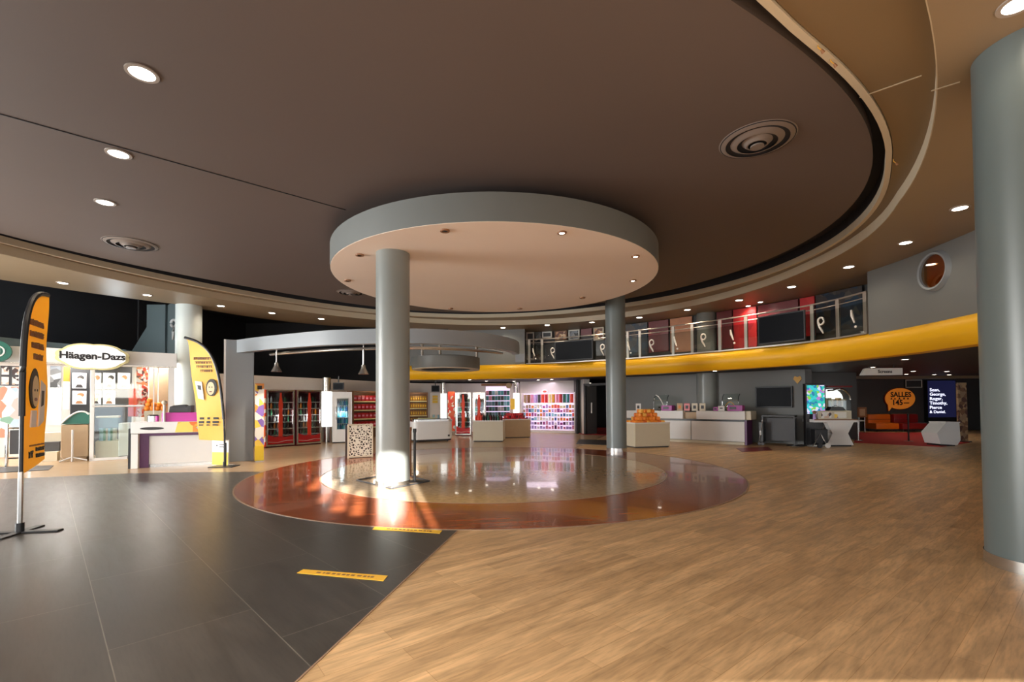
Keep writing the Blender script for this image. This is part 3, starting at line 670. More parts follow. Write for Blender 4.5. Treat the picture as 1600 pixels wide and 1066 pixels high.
# ================================================================== furnishings
class Frame:
    """a vertical plane standing in the hall: origin, direction; px -> metres along it at setback d"""
    def __init__(s, o, ang): s.o = Vector((o[0], o[1], 0)); s.a = ang; s.u = Vector((cos(ang), sin(ang))); s.n = Vector((-sin(ang), cos(ang)))
    @classmethod
    def two(c, p, q): return c(p, atan2(q[1]-p[1], q[0]-p[0]))
    def hit(s, px, py, d=0.0):
        r = ray(px, py); on = s.o.x*s.n.x+s.o.y*s.n.y+d; t = on/(r.x*s.n.x+r.y*s.n.y)
        P = r*t; return (P.x-s.o.x)*s.u.x+(P.y-s.o.y)*s.u.y, EYE+P.z
    def x(s, px, d=0.0, py=620): return s.hit(px, py, d)[0]
    def rect(s, x0, y0, x1, y1, d=0.0):
        """pixel rectangle -> x0,x1,z0,z1 on the plane"""
        cx = (x0+x1)/2; return s.x(x0, d, (y0+y1)/2), s.x(x1, d, (y0+y1)/2), s.hit(cx, y1, d)[1], s.hit(cx, y0, d)[1]
    def w(s, x, d=0.0, z=0.0): return Vector((s.o.x+s.u.x*x+s.n.x*d, s.o.y+s.u.y*x+s.n.y*d, z))
    def thing(s, name, label, cat, x=0, d=0, z=0, group=None): return thing(name, label, cat, s.w(x, d, z), s.a, group)
MESHES = {}
def proto(key, mb, m, smooth=False):
    if key not in MESHES:
        o = mb().build(key, m, smooth=smooth); MESHES[key] = o.data; bpy.data.objects.remove(o)
    return MESHES[key]
def put(name, me, loc, rotz, label, cat, group=None, rot=None, sc=None):
    o = bpy.data.objects.new(name, me); COL.objects.link(o); o.location = loc; o.rotation_euler = rot or (0, 0, rotz)
    if sc: o.scale = sc
    return tag(o, label, cat, group)
def mbox(w, d, h, bev=0.006): return lambda: MB().box(-w/2, w/2, -d/2, d/2, 0, h, bev=bev)
def mbottle(r, h): return lambda: MB().lathe([(0.001, 0), (r, 0), (r, h*0.62), (r*0.45, h*0.82), (r*0.36, h*0.9), (r*0.36, h), (0.001, h)], n=10)
def mcan(r, h): return lambda: MB().cyl(0, 0, 0, h, r, n=12)

# ---- ice cream kiosk at left
KF = Frame.two((-14.6, 10.38), (-9.7, 13.9))
t = KF.thing('kiosk_fascia', 'long white fascia board over the ice cream kiosk', 'fascia')
KL = KF.x(276)
MB().box(0, KL, 0, 0.3, 2.60, 3.02, bev=0.01).build('board', 'shop_white', t)
MB().box(0, KL, -0.015, 0, 2.60, 2.63).build('lower_edge', 'steel', t)
struct(MB().prism([(-16, 10.6), (-13.9, 12.0), (-12.9, 15.6), (-13.5, 18), (-16, 18)], 3.02, 3.36).build('wall_kiosk_bulkhead', 'blue_grey'))
struct(MB().box(0, KL, 2.9, 3.02, 0, 3.0).build('wall_kiosk', 'white_wall', None, loc=KF.o, rotz=KF.a))
struct(MB().box(0, KL, 0.3, 2.9, 2.85, 2.92).build('ceiling_kiosk', 'shop_white', None, loc=KF.o, rotz=KF.a))
for fx in (1.2, 3.2, 5.2):  # added ceiling panels and area lights that brighten the kiosk
    q = KF.w(fx, 1.4, 2.84); L = lamp('AREA', 'kiosk_fill_light', q, 95, (1.0, 0.97, 0.92), size=0.9)
    t = KF.thing('kiosk_fill_panel', ['square fill light added inside the kiosk ceiling, left', 'square fill light added inside the kiosk ceiling, middle', 'square fill light added inside the kiosk ceiling, right'][int(fx//2)], 'ceiling light', fx, 1.4, 2.845)
    MB().box(-0.45, 0.45, -0.45, 0.45, 0, 0.01).build('diffuser', 'sign_white', t)
# oval sign
t = KF.thing('oval_sign', 'white oval sign with pale yellow scalloped rim and dark lettering on the kiosk fascia', 'sign', 0, -0.16)
x0, x1, z0, z1 = KF.rect(87, 538, 201, 577, -0.16); cx, cz, rx, rz = (x0+x1)/2, (z0+z1)/2, (x1-x0)/2, (z1-z0)/2
def scal(k): return [(cx+rx*k*(cos(u))*(1+0.045*abs(sin(5*u))), cz+rz*k*sin(u)*(1+0.11*abs(cos(3*u)))*(1.0 if k > .95 else 0.98)) for u in [2*pi*i/72 for i in range(72)]]
MB().xz(scal(1.0), 0, 0.12).build('rim', 'pale_gold', t)
MB().xz(scal(0.90), -0.02, 0.0).build('face', 'sign_white', t)
text('Häagen-Dazs', rx*0.345, 'ink', t, (cx, -0.03, cz+0.01), bold=0.04)
# round green sign
t = KF.thing('round_sign', 'round green sign with white marks cut by the left edge of the view', 'sign', 0, -0.16)
cx, cz = KF.hit(-5, 549, -0.16); m = Matrix.Translation((cx, 0.05, cz)) @ Matrix.Rotation(pi/2, 4, 'X')
MB().cyl(0, 0, 0, 0.1, 0.26, n=40, m=m).build('disc', 'deep_green', t)
MB().lathe([(0.13, 0), (0.13, 0.11), (0.155, 0.11), (0.155, 0)], n=32, close=True)
b = MB().lathe([(0.12, 0.09), (0.12, 0.11), (0.15, 0.11), (0.15, 0.09)], n=32, close=True)
for v in b.bm.verts: v.co = m @ v.co
for k in range(6): b.tube([(cx+0.05*sin(k)-0.02, -0.06, cz-0.1+0.035*k), (cx+0.07, -0.06, cz-0.08+0.035*k)], 0.008, 6)
b.build('white_marks', 'white', t)
# glazed screen
t = KF.thing('glass_screen', 'clear glass kiosk screen in white frame below the oval sign', 'glass screen', 0, 0.05)
xa, xb, xc = KF.x(140.5), KF.x(200), KF.x(268)
b = MB(); b.box(xa, xa+0.09, -0.03, 0.03, 0, 2.6, bev=0.006); b.box(xa, xb, -0.03, 0.03, 0, 0.07); b.box(xc-0.08, xc+0.06, -0.03, 0.03, 1.1, 2.6); b.box(KF.x(239), KF.x(239)+0.03, -0.02, 0.02, 1.1, 2.6)
b.build('frame', 'shop_white', t)
MB().box(xa+0.09, xb+0.3, -0.006, 0.006, 0.07, 2.6).build('pane', 'clear_glass', t)
MB().tube([(xa+0.05, -0.05, 1.48), (xb+0.35, -0.05, 1.48)], 0.025, 8).build('rail', 'white', t, True)
# photo posters on the kiosk back wall, on black panels
pd = 1.9
xq0, xq1, zq0, zq1 = KF.rect(110, 577, 206, 648, pd)
t = KF.thing('display_board', 'black display board behind the glass screen, carrying square portrait photos', 'board', 0, pd)
MB().box(xq0, xq1, 0, 0.05, 0, zq1+0.15).build('board', 'black', t)
xs = [(113, 135), (141, 158), (161, 180), (184, 203)]
for r_, (ya, yb) in enumerate([(583, 607), (611, 632)]):
    for c_, (pa, pb) in enumerate(xs):
        if r_ == 1 and c_ == 3: continue
        x0, x1, z0, z1 = KF.rect(pa, ya, pb, yb, pd-0.02)
        t = KF.thing('photo_poster', 'square white-edged portrait photo in the kiosk, %s row, %s from the left' % (['upper', 'lower'][r_], ORD[c_]), 'poster', (x0+x1)/2, pd-0.02, z0)
        w, h = x1-x0, z1-z0
        MB().box(-w/2, w/2, -0.012, 0.01, 0, h).build('sheet', 'shop_white', t)
        b = MB(); rr = random.Random(r_*5+c_)
        b.sph((rr.uniform(-.03, .03), -0.014, h*0.52), w*0.2, 0.006, h*0.26, 14); b.build('portrait_face', 'skin_print', t, True)
        b = MB(); b.sph((rr.uniform(-.03, .05), -0.013, h*0.70), w*0.26, 0.006, h*0.16, 14); b.xz([(-w*.3, 0.02), (w*.3, 0.02), (w*.16, h*.25), (-w*.16, h*.25)], -0.016, -0.012); b.build('portrait_hair', ['ink', 'wood_brown'][(r_+c_) % 2], t, True)
def kpanel(name, label, cat, rect, d, m, th=0.05, extra=None):
    x0, x1, z0, z1 = KF.rect(*rect, d); t = KF.thing(name, label, cat, 0, d)
    MB().box(x0, x1, 0, th, 0 if name == 'curtain_panel' else z0, z1, bev=0.004).build('panel', m, t)
    return t, (x0, x1, z0, z1)
t, q = kpanel('wall_panel', 'narrow orange and white wall panel left of the photo board', 'panel', (99, 573, 109, 640), 2.2, 'white')
MB().box(q[0], q[1], -0.01, 0, q[3]-0.45, q[3]).build('orange_band', 'leather_orange', t)
kpanel('wall_panel', 'dark green and grey wall strip right of the tall near banner', 'panel', (78, 572, 95, 640), 2.4, 'poster_grey')
t, q = kpanel('menu_board', 'black menu board with four small pictures at the far left', 'menu board', (0, 572, 33, 603), 0.9, 'dark_grey')
for i in range(4):
    w = (q[1]-q[0])/2; h = (q[3]-q[2])/2; x0 = q[0]+(i % 2)*w; z0 = q[2]+(i//2)*h
    MB().box(x0+0.03, x0+w-0.03, -0.012, 0, z0+0.03, z0+h-0.03).build('picture', 'photo_print', t)
kpanel('wall_mural', 'pale blue and pink mural at the far left of the kiosk', 'mural', (-6, 604, 30, 684), 1.2, 'kiosk_mural')
kpanel('wall_panel', 'white wall panel between the tall near banner and the display counter', 'panel', (74, 606, 96, 665), 1.6, 'white')
t, q = kpanel('drinks_dispenser', 'red and orange upright dispenser beside the photo board', 'dispenser', (201, 607, 214, 651), 0.8, 'bright_red', 0.15)
MB().box(q[0]-0.01, q[1]+0.01, -0.02, 0, q[2], q[2]+0.28, bev=0.02).build('lower_box', 'red', t)
kpanel('patterned_panel', 'tall narrow panel with red, cream and brown fruit pattern', 'panel', (213, 570, 231, 652), 1.0, 'red_pattern')
kpanel('curtain_panel', 'olive beige panel behind the kiosk corner, left one', 'panel', (233, 571, 246, 640), 1.3, 'tan')
kpanel('curtain_panel', 'light brown panel at the kiosk corner, right one', 'panel', (248, 571, 264, 640), 1.3, 'tan')
x0, z0 = KF.hit(239, 640, 0.9)
t = KF.thing('orange_display', 'cluster of orange fruit on a pale pedestal in the kiosk corner', 'display', x0, 0.9)
MB().box(-0.2, 0.3, -0.1, 0.2, 0, 1.33, bev=0.01).build('pedestal', 'cream', t)
for k in range(9): MB().sph((-0.14+0.13*(k % 4)+0.03*(k//4), -0.03, 1.40+0.12*(k//4)), 0.075).build('orange_ball', 'orange', t, True)
# beige display counter with arched hood
q0 = KF.x(96, 0.3); q1 = KF.x(139, 0.3)
t = KF.thing('display_counter', 'beige display counter with an arched dark green glass hood, left of the glass screen', 'counter', q0, 0.3)
w = q1-q0
MB().box(0, w, 0, 0.7, 0.1, 0.98, bev=0.015).box(0.04, w-0.04, 0.04, 0.66, 0, 0.1).build('body', 'tan', t)
hood = [(0.0, 1.0)]+[(w*0.9*(k/10), 1.0+0.32*sin(pi*0.62*(k/10))) for k in range(1, 11)]+[(w, 1.0+0.24), (w, 1.0)]
MB().xz(hood, 0.05, 0.65).build('glass_hood', 'deep_green', t)
MB().tube([(a, 0.03, c+0.02) for a, c in hood[:-1]], 0.022, 8).build('hood_rim', 'white', t, True)
b = MB(); b.tube([(w*0.45, -0.12, 0.0), (w*0.45, -0.12, 0.85)], 0.025); b.tube([(w*0.45-0.25, -0.15, 0.02), (w*0.45, -0.12, 0.12), (w*0.45+0.3, -0.15, 0.02)], 0.02); b.build('leg_stand', 'white', t)
# made-up case: its green tubs stand in for reflections in the screen
x0, x1 = KF.x(150, 0.45), KF.x(186, 0.45)
t = KF.thing('reflection_case', 'made-up glass case with green tubs standing in for reflections in the glass screen', 'display case', x0, 0.45)
w = x1-x0
MB().box(0, w, 0, 0.6, 0, 0.5, bev=0.01).build('base', 'cream', t)
MB().box(0.02, w-0.02, 0.02, 0.58, 0.5, 1.15).build('glass_box', 'clear_glass', t)
MB().box(0, w, 0, 0.6, 1.15, 1.2, bev=0.01).build('top', 'cream', t)
for k in range(6): MB().cyl(0.12+k*(w-0.24)/5, 0.25, 0.5, 0.85, 0.07, n=14).build('tub', ['light_blue', 'green', 'cream'][k % 3], t, True)
x0, x1 = KF.x(186, 0.15), KF.x(202, 0.15)
t = KF.thing('white_cabinet', 'narrow white cabinet at the left end of the purple topped counter', 'cabinet', x0, 0.15)
MB().box(0, x1-x0, 0, 0.5, 0.08, 1.0, bev=0.012).build('body', 'white', t); MB().box(0.02, x1-x0-0.02, 0.02, 0.48, 0, 0.08).build('plinth', 'dark_grey', t)
# barrier gate and mat at far left
t = KF.thing('entry_gate', 'chrome entry gate with two posts and bars at the far left', 'gate', KF.x(12, -0.2), -0.2)
for dx in (0, 0.42): MB().tube([(dx, 0, 0), (dx, 0, 1.05)], 0.035, 10).build('post', 'chrome', t, True)
for z in (0.2, 0.95): MB().tube([(0, 0, z), (0.42, 0, z)], 0.02, 8).build('bar', 'chrome', t, True)
MB().box(0.05, 0.37, -0.01, 0.01, 0.3, 0.9).build('panel', 'dark_grey', t)
t = KF.thing('step_unit', 'low white and grey stepped unit between the near banner and display counter', 'steps', KF.x(60, 0.6), 0.6)
MB().box(0, 0.38, 0, 0.9, 0, 0.25).build('lower_step', 'cream', t); MB().box(0, 0.38, 0.3, 0.9, 0.25, 0.5).build('middle_step', 'dark_grey', t); MB().box(0, 0.38, 0.6, 0.9, 0.5, 0.75).build('upper_step', 'cream', t)
tag(MB().prism([tuple(G(*q)[:2]) for q in [(-30, 741), (76, 735), (84, 728), (-20, 731)]], 0.002, 0.014).build('entrance_mat', 'black'), 'dark flat mat on the walkway behind the near yellow banner', 'mat')
# partition in the dark void over the kiosk
PF = Frame((-20, 16.9), 0)
t = PF.thing('void_partition', 'tall blue-grey partition with slanting wing in the dark space over the kiosk', 'partition')
x0, x1, z0, z1 = PF.rect(229, 476, 258, 556)
MB().box(x0, x1, 0, 0.3, z0-0.1, z1).build('panel', 'blue_grey', t)
x2 = PF.x(292); MB().xz([(x1, z0-0.1), (x2, z0-0.1), (x2, z1+0.35), (x1, z1)], 0.1, 0.4).build('side_panel', 'blue_grey', t)
x3 = PF.x(196); MB().xz([(x0, z0-0.1), (x3, z0-0.1), (x0, PF.hit(229, 508)[1])], 0.05, 0.3).build('wing', 'blue_grey', t)
c_ = PF.hit(272, 512); MB().tube([(c_[0]+0.1*cos(u), -0.02, c_[1]+0.15+0.13*sin(u)) for u in [2*pi*k/14-1 for k in range(14)]]+[(c_[0]-0.02, -0.02, c_[1]-0.15), (c_[0]-0.02, -0.02, c_[1]-0.45)], 0.045, 6).build('white_mark', 'white', t, True)
MB().tube([(PF.x(180), 1.0, 4.0), (PF.x(180), 1.0, 6.4)], 0.03, 6).build('hanging_rod', 'dark_grey', t)

# ---- purple topped counter
a, ang, w = edge(205.5, 733, 333, 727.2)
t = thing('service_counter', 'white and purple service counter with orange flame print, left by the walkway', 'counter', a, ang)
CH = 1.10
MB().box(0.14, w, 0.12, 0.8, 0.08, 0.76, bev=0.008).build('front_panel', 'white', t)
MB().box(0.1, w, 0.16, 0.8, 0, 0.08).build('plinth', 'steel', t)
MB().box(-0.02, 0.12, 0, 0.8, 0, 0.82, bev=0.006).build('end_post', 'white', t)
MB().box(-0.07, -0.025, 0, 0.8, 0, 0.95).build('end_panel', 'black', t)
MB().box(0.122, 0.30, 0.10, 0.7, 0.0, 0.78).build('purple_return', 'dark_purple', t)
MB().box(0.12, w, 0.10, 0.8, 0.765, 0.83).build('shadow_gap', 'dark_purple', t)
f = MB().box(-0.02, w, -0.03, 0.75, 0.83, CH, bev=0.008).build('fascia', 'shop_white', t)
x0 = w*0.52; MB().xz([(x0, 0.84), (w*0.84, 0.84), (w*0.78, 0.95), (w*0.9, 1.09), (x0+0.06, 1.09)], -0.036, -0.03).build('flame_print', 'flame_print', f)
b = MB(); b.xz([(0.28+0.24*cos(u)+0.12, 0.945+0.035*sin(u)) for u in [2*pi*k/24 for k in range(24)]], -0.036, -0.03); b.build('logo_plate', 'ink', f)
text('Fanta', 0.001, 'white', f, (0, 5, -9)) if False else None
MB().box(w*0.34, w+0.02, 0.05, 0.5, CH, CH+0.22, bev=0.012).build('purple_riser', 'magenta', t)
def on(tf, name, label, cat, x, y, z, group=None):
    P = tf.location + Matrix.Rotation(tf.rotation_euler.z, 3, 'Z') @ Vector((x, y, z)); return thing(name, label, cat, P, tf.rotation_euler.z, group)
c = on(t, 'cash_register', 'black cash register with keys on the purple counter top', 'register', w*0.42, 0.1, CH+0.222)
MB().xz([(0, 0), (0.46, 0), (0.46, 0.17), (0.36, 0.15), (0.30, 0.19), (0.1, 0.17), (0.02, 0.14)], 0.0, 0.3).build('body', 'black', c)
MB().box(0.05, 0.4, -0.015, 0.0, 0.03, 0.12).build('key_panel', 'dark_grey', c)
c = on(t, 'card_reader', 'small flat black box on the purple counter, half behind the second banner', 'box', w*0.8, 0.1, CH+0.222)
MB().box(0, 0.25, 0, 0.2, 0, 0.06, bev=0.01).build('body', 'black', c); MB().box(0.04, 0.2, 0.02, 0.15, 0.06, 0.064).build('display', 'dark_grey', c)
c = on(t, 'steel_pot', 'steel pot with black lid on the left of the purple topped counter', 'pot', 0.28, 0.25, CH)
MB().cyl(0.06, 0, 0, 0.14, 0.12, n=20).build('pot', 'steel', c, True); MB().cyl(0.06, 0, 0.14, 0.17, 0.125, 0.09, n=20).build('lid', 'black', c, True)
c = on(t, 'glass_tube', 'slim pale upright tube standing at the front of the purple counter', 'tube', w*0.36, -0.0, CH)
MB().cyl(0.03, 0.02, 0, 0.42, 0.028, n=14).build('tube', 'white', c, True); MB().sph((0.03, 0.02, 0.46), 0.06).build('knob', 'cream', c, True)

# ---- feather banners
def banner(loc, ang, label, ctrl, edge_pts, m, texts, portrait, base, lower='steel'):
    """ctrl: pole as (s,z); edge_pts: far edge of the cloth as (s,z) from top to bottom"""
    t = thing('feather_banner', label, 'banner', loc, ang)
    pole = smooth_path(ctrl, 10)
    wav = lambda s_, z: 0.012*sin(z*5.0+s_*4)
    rr = [0.017 if z < 1.0 else 0.014 for s_, z in pole]
    MB().tube([(s_, 0, z) for s_, z in pole], 0.020, 10).build('pole', 'black', t, True)
    MB().tube([(0, 0, 0), (0, 0, edge_pts[-1][1]-0.08)], 0.024, 10).build('lower_pole', lower, t, True)
    top = [q for q in pole if q[1] >= edge_pts[-1][1]-0.2 and True]
    # cloth outline: along pole upward, then down the free edge
    po = [q for q in pole if q[1] >= base[2]]
    n = 26; fe = smooth_path(edge_pts[::-1], 6)
    def samp(L, u):
        x = u*(len(L)-1); i = min(int(x), len(L)-2); f = x-i; return (L[i][0]*(1-f)+L[i+1][0]*f, L[i][1]*(1-f)+L[i+1][1]*f)
    b = MB(); G1, G2 = [], []
    for i in range(n+1):
        p0, p1 = samp(po, i/n), samp(fe, i/n); r1, r2 = [], []
        for j in range(9):
            s_ = p0[0]+(p1[0]-p0[0])*j/8; z = p0[1]+(p1[1]-p0[1])*j/8; y = wav(s_, z)
            r1.append(b.bm.verts.new((s_, y-0.003, z))); r2.append(b.bm.verts.new((s_, y+0.003, z)))
        G1.append(r1); G2.append(r2)
    for i in range(n):
        for j in range(8):
            b.bm.faces.new((G1[i][j], G1[i][j+1], G1[i+1][j+1], G1[i+1][j])); b.bm.faces.new((G2[i][j], G2[i+1][j], G2[i+1][j+1], G2[i][j+1]))
    for i in range(n):
        for j in (0, 8): b.bm.faces.new((G1[i][j], G1[i+1][j], G2[i+1][j], G2[i][j]))
    for j in range(8):
        for i in (0, n): b.bm.faces.new((G1[i][j], G1[i][j+1], G2[i][j+1], G2[i][j]))
    cl = b.build('cloth', m, t, True)
    # black sleeve along the curved top
    hi = [q for q in pole if q[1] > ctrl[2][1]-0.6]
    MB().tube([(s_, 0, z) for s_, z in hi], 0.032, 8).build('sleeve', 'black', t, True)
    for (sx, z, wd, ht, tilt, mm) in texts:      # rows of small print
        bb = MB(); x = -wd/2; rr_ = random.Random(int(z*100))
        while x < wd/2-0.012:
            lw = rr_.choice((0.018, 0.024, 0.03))
            for y0, y1 in ((-0.019, -0.006),):
                hh = ht*rr_.uniform(0.8, 1.0)
                k = rr_.random(); zz = z+tilt*x
                bb.box(sx+x, sx+x+lw*0.34, -0.019, -0.004, zz, zz+hh)
                if k < 0.7: bb.box(sx+x, sx+x+lw, -0.019, -0.004, zz+hh*0.72, zz+hh)
                if k > 0.25: bb.box(sx+x, sx+x+lw, -0.019, -0.004, zz+hh*0.3, zz+hh*0.52)
                if k > 0.5: bb.box(sx+x+lw*0.7, sx+x+lw, -0.019, -0.004, zz, zz+hh*0.6)
            x += lw+0.008
        bb.build('printed_text', mm, cl)
    s0, z0, k, mir = portrait
    def el(cx, cz, rx, rz, y, m_, nm, n_=20):
        MB().xz([(s0+mir*(cx+rx*cos(u))*k, z0+(cz+rz*sin(u))*k) for u in [2*pi*i/n_ for i in range(n_)]], -y, -0.003).build(nm, m_, cl)
    el(0, 0, .12, .22, 0.018, 'ink', 'printed_hair'); el(0.02, -.03, .085, .17, 0.021, 'skin_print', 'printed_face')
    el(-0.01, -.02, .012, .014, 0.024, 'ink', 'printed_eye'); el(0.055, -.02, .012, .014, 0.024, 'ink', 'printed_eye'); el(0.02, -.12, .035, .018, 0.024, 'dark_red', 'printed_mouth')
    MB().xz([(s0+mir*k*a_, z0+k*c_) for a_, c_ in [(.12, -.42), (.26, -.36), (.30, .04), (.16, .10)]], -0.019, -0.003).build('printed_packet', 'shop_white', cl)
    MB().xz([(s0+mir*k*a_, z0+k*c_) for a_, c_ in [(.17, -.2), (.24, -.18), (.25, -.02), (.18, -.02)]], -0.022, -0.003).build('printed_packet_mark', 'dark_grey', cl)
    MB().xz([(s0+mir*k*a_, z0+k*c_) for a_, c_ in [(-.08, -.42), (.06, -.42), (.07, -.24), (-.06, -.24)]], -0.017, -0.003).build('printed_collar', 'shop_white', cl)
    return t, cl
a = G(31, 833); ang = atan2(0.80, -0.60)
t, cl = banner(a, atan2(0.877, -0.48), 'tall orange feather banner on a black pole, nearest, at the left edge',
           [(0, 0.05), (0, 1.0), (0.0, 1.9), (0.06, 2.45), (0.20, 2.76), (0.42, 2.92), (0.70, 2.97)],
           [(0.72, 2.95), (0.73, 2.2), (0.72, 1.5), (0.72, 0.80), ], 'orange_cloth',
           [(0.36, 2.50, 0.40, 0.08, 0, 'wood_brown'), (0.36, 2.36, 0.40, 0.08, 0, 'wood_brown'), (0.38, 2.22, 0.36, 0.08, 0, 'wood_brown'), (0.40, 2.08, 0.30, 0.08, 0, 'wood_brown'),
            (0.42, 1.00, 0.46, 0.02, 0, 'wood_brown'), (0.22, 0.86, 0.12, 0.09, 0, 'ink'), (0.52, 0.93, 0.26, 0.05, 0, 'ink'), (0.52, 0.85, 0.26, 0.05, 0, 'ink')], (0.30, 1.72, 1.15, 1), (0, 0, 0.62))
f = MB(); f.box(-0.75, 0.42, -0.05, 0.05, 0.0, 0.022, Matrix.Rotation(-atan2(0.877, -0.48)+R(10), 4, 'Z'), bev=0.006)
f.box(-0.3, 0.3, -0.05, 0.05, 0.0, 0.02, Matrix.Rotation(-atan2(0.877, -0.48)+R(100), 4, 'Z'), bev=0.006); f.cyl(0, 0, 0, 0.12, 0.04); f.build('foot', 'black', t)
a = G(352, 729.5)
t, cl = banner(a, R(183), 'smaller amber feather banner curving left, by the portal pillar and purple counter',
           [(0.02, 0.05), (0.03, 0.9), (0.10, 1.7), (0.20, 2.3), (0.38, 2.75), (0.66, 3.02), (0.98, 3.14)],
           [(0.90, 3.08), (0.84, 2.5), (0.72, 1.6), (0.66, 1.1), (0.62, 0.66)], 'amber_cloth',
           [], (0.43, 1.98, 0.9, -1), (0, 0, 0.60), 'black')
# the second banner shows its printed face to the hall: rotate its prints to the front side
for o in list(cl.children): bpy.data.objects.remove(o)
cl2 = cl
def pr(nm, pts, m_, y=0.02): MB().xz(pts, 0.004, y).build(nm, m_, cl2)
def ell(cx, cz, rx, rz, n_=18): return [(cx+rx*cos(u), cz+rz*sin(u)) for u in [2*pi*i/n_ for i in range(n_)]]
pr('printed_hair', ell(0.33, 1.92, 0.13, 0.21), 'ink', 0.022); pr('printed_face', ell(0.345, 1.90, 0.09, 0.16), 'skin_print', 0.026)
pr('printed_eye', ell(0.315, 1.93, .012, .014), 'ink', 0.029); pr('printed_eye', ell(0.375, 1.93, .012, .014), 'ink', 0.029); pr('printed_mouth', ell(0.345, 1.82, .035, .014), 'dark_red', 0.029)
pr('printed_packet', [(0.50, 1.62), (0.64, 1.66), (0.72, 2.08), (0.56, 2.06)], 'shop_white', 0.022); pr('printed_packet_mark', [(0.57, 1.86), (0.64, 1.88), (0.66, 1.98), (0.58, 1.97)], 'dark_grey', 0.025)
for zz, wd, cx_ in ((2.60, 0.42, 0.53), (2.50, 0.38, 0.53), (2.40, 0.36, 0.51), (2.30, 0.26, 0.46)):
    b = MB(); x = cx_-wd/2; rr_ = random.Random(int(zz*100))
    while x < cx_+wd/2:
        lw = rr_.choice((0.02, 0.028, 0.034)); b.box(x, x+lw*0.4, 0.004, 0.02, zz, zz+0.06); b.box(x, x+lw, 0.004, 0.02, zz+(0.04 if rr_.random() < .5 else 0.0), zz+0.06 if rr_.random() < .5 else zz+0.02 if False else zz+0.06); x += lw+0.01
    b.build('printed_text', 'wood_brown', cl2)
for x0, x1 in ((0.50, 0.62), (0.36, 0.44), (0.16, 0.30)):
    b = MB(); b.box(x0, x1, 0.004, 0.02, 1.06, 1.11); b.box(x0, x1-0.02, 0.004, 0.02, 1.15, 1.20); b.box(x0+0.02, x1, 0.004, 0.02, 1.00, 1.03); b.build('printed_text', 'ink', cl2)
MB().box(-0.25, 0.3, -0.2, 0.2, 0, 0.02, bev=0.005).cyl(0.02, 0, 0, 0.12, 0.035).build('foot', 'black', t)
a, ang, w = edge(323, 729, 349, 730)
a = a+Vector((0, .16, 0)); t = thing('notice_stand', 'white floor notice stand with yellow lower half under the smaller banner', 'notice stand', a, ang)
MB().box(0, w, 0.03, 0.05, 0.0, 0.64, bev=0.003).build('board', 'white', t); MB().box(0.01, w-0.01, 0.022, 0.03, 0.02, 0.33).build('yellow_sheet', 'yellow', t)
MB().box(w*.25, w*.33, 0.024, 0.03, 0.48, 0.51).box(w*.45, w*.75, 0.024, 0.03, 0.51, 0.53).box(w*.45, w*.75, 0.024, 0.03, 0.45, 0.47).build('printed_text', 'ink', t)
MB().box(0, w, 0.05, 0.22, 0, 0.015).build('foot', 'white', t)

# ---- shop: banner totem, coolers, fridge, shelves
a, ang, w = edge(398, 722, 412, 721)
t = thing('banner_stand', 'narrow glowing orange and white banner just right of the grey portal pillar', 'banner', a, ang)
MB().box(0, w, 0.01, 0.03, 0.03, 2.06).build('printed_sheet', 'banner_print', t); MB().box(0, w, -0.005, 0.01, 0.03, 0.42).build('yellow_band', 'yellow', t)
MB().box(0, w, -0.06, 0.14, 0, 0.03).build('foot', 'steel', t); MB().box(0.05, 0.16, -0.005, 0.01, 1.9, 2.0).build('printed_spot', 'ink', t)

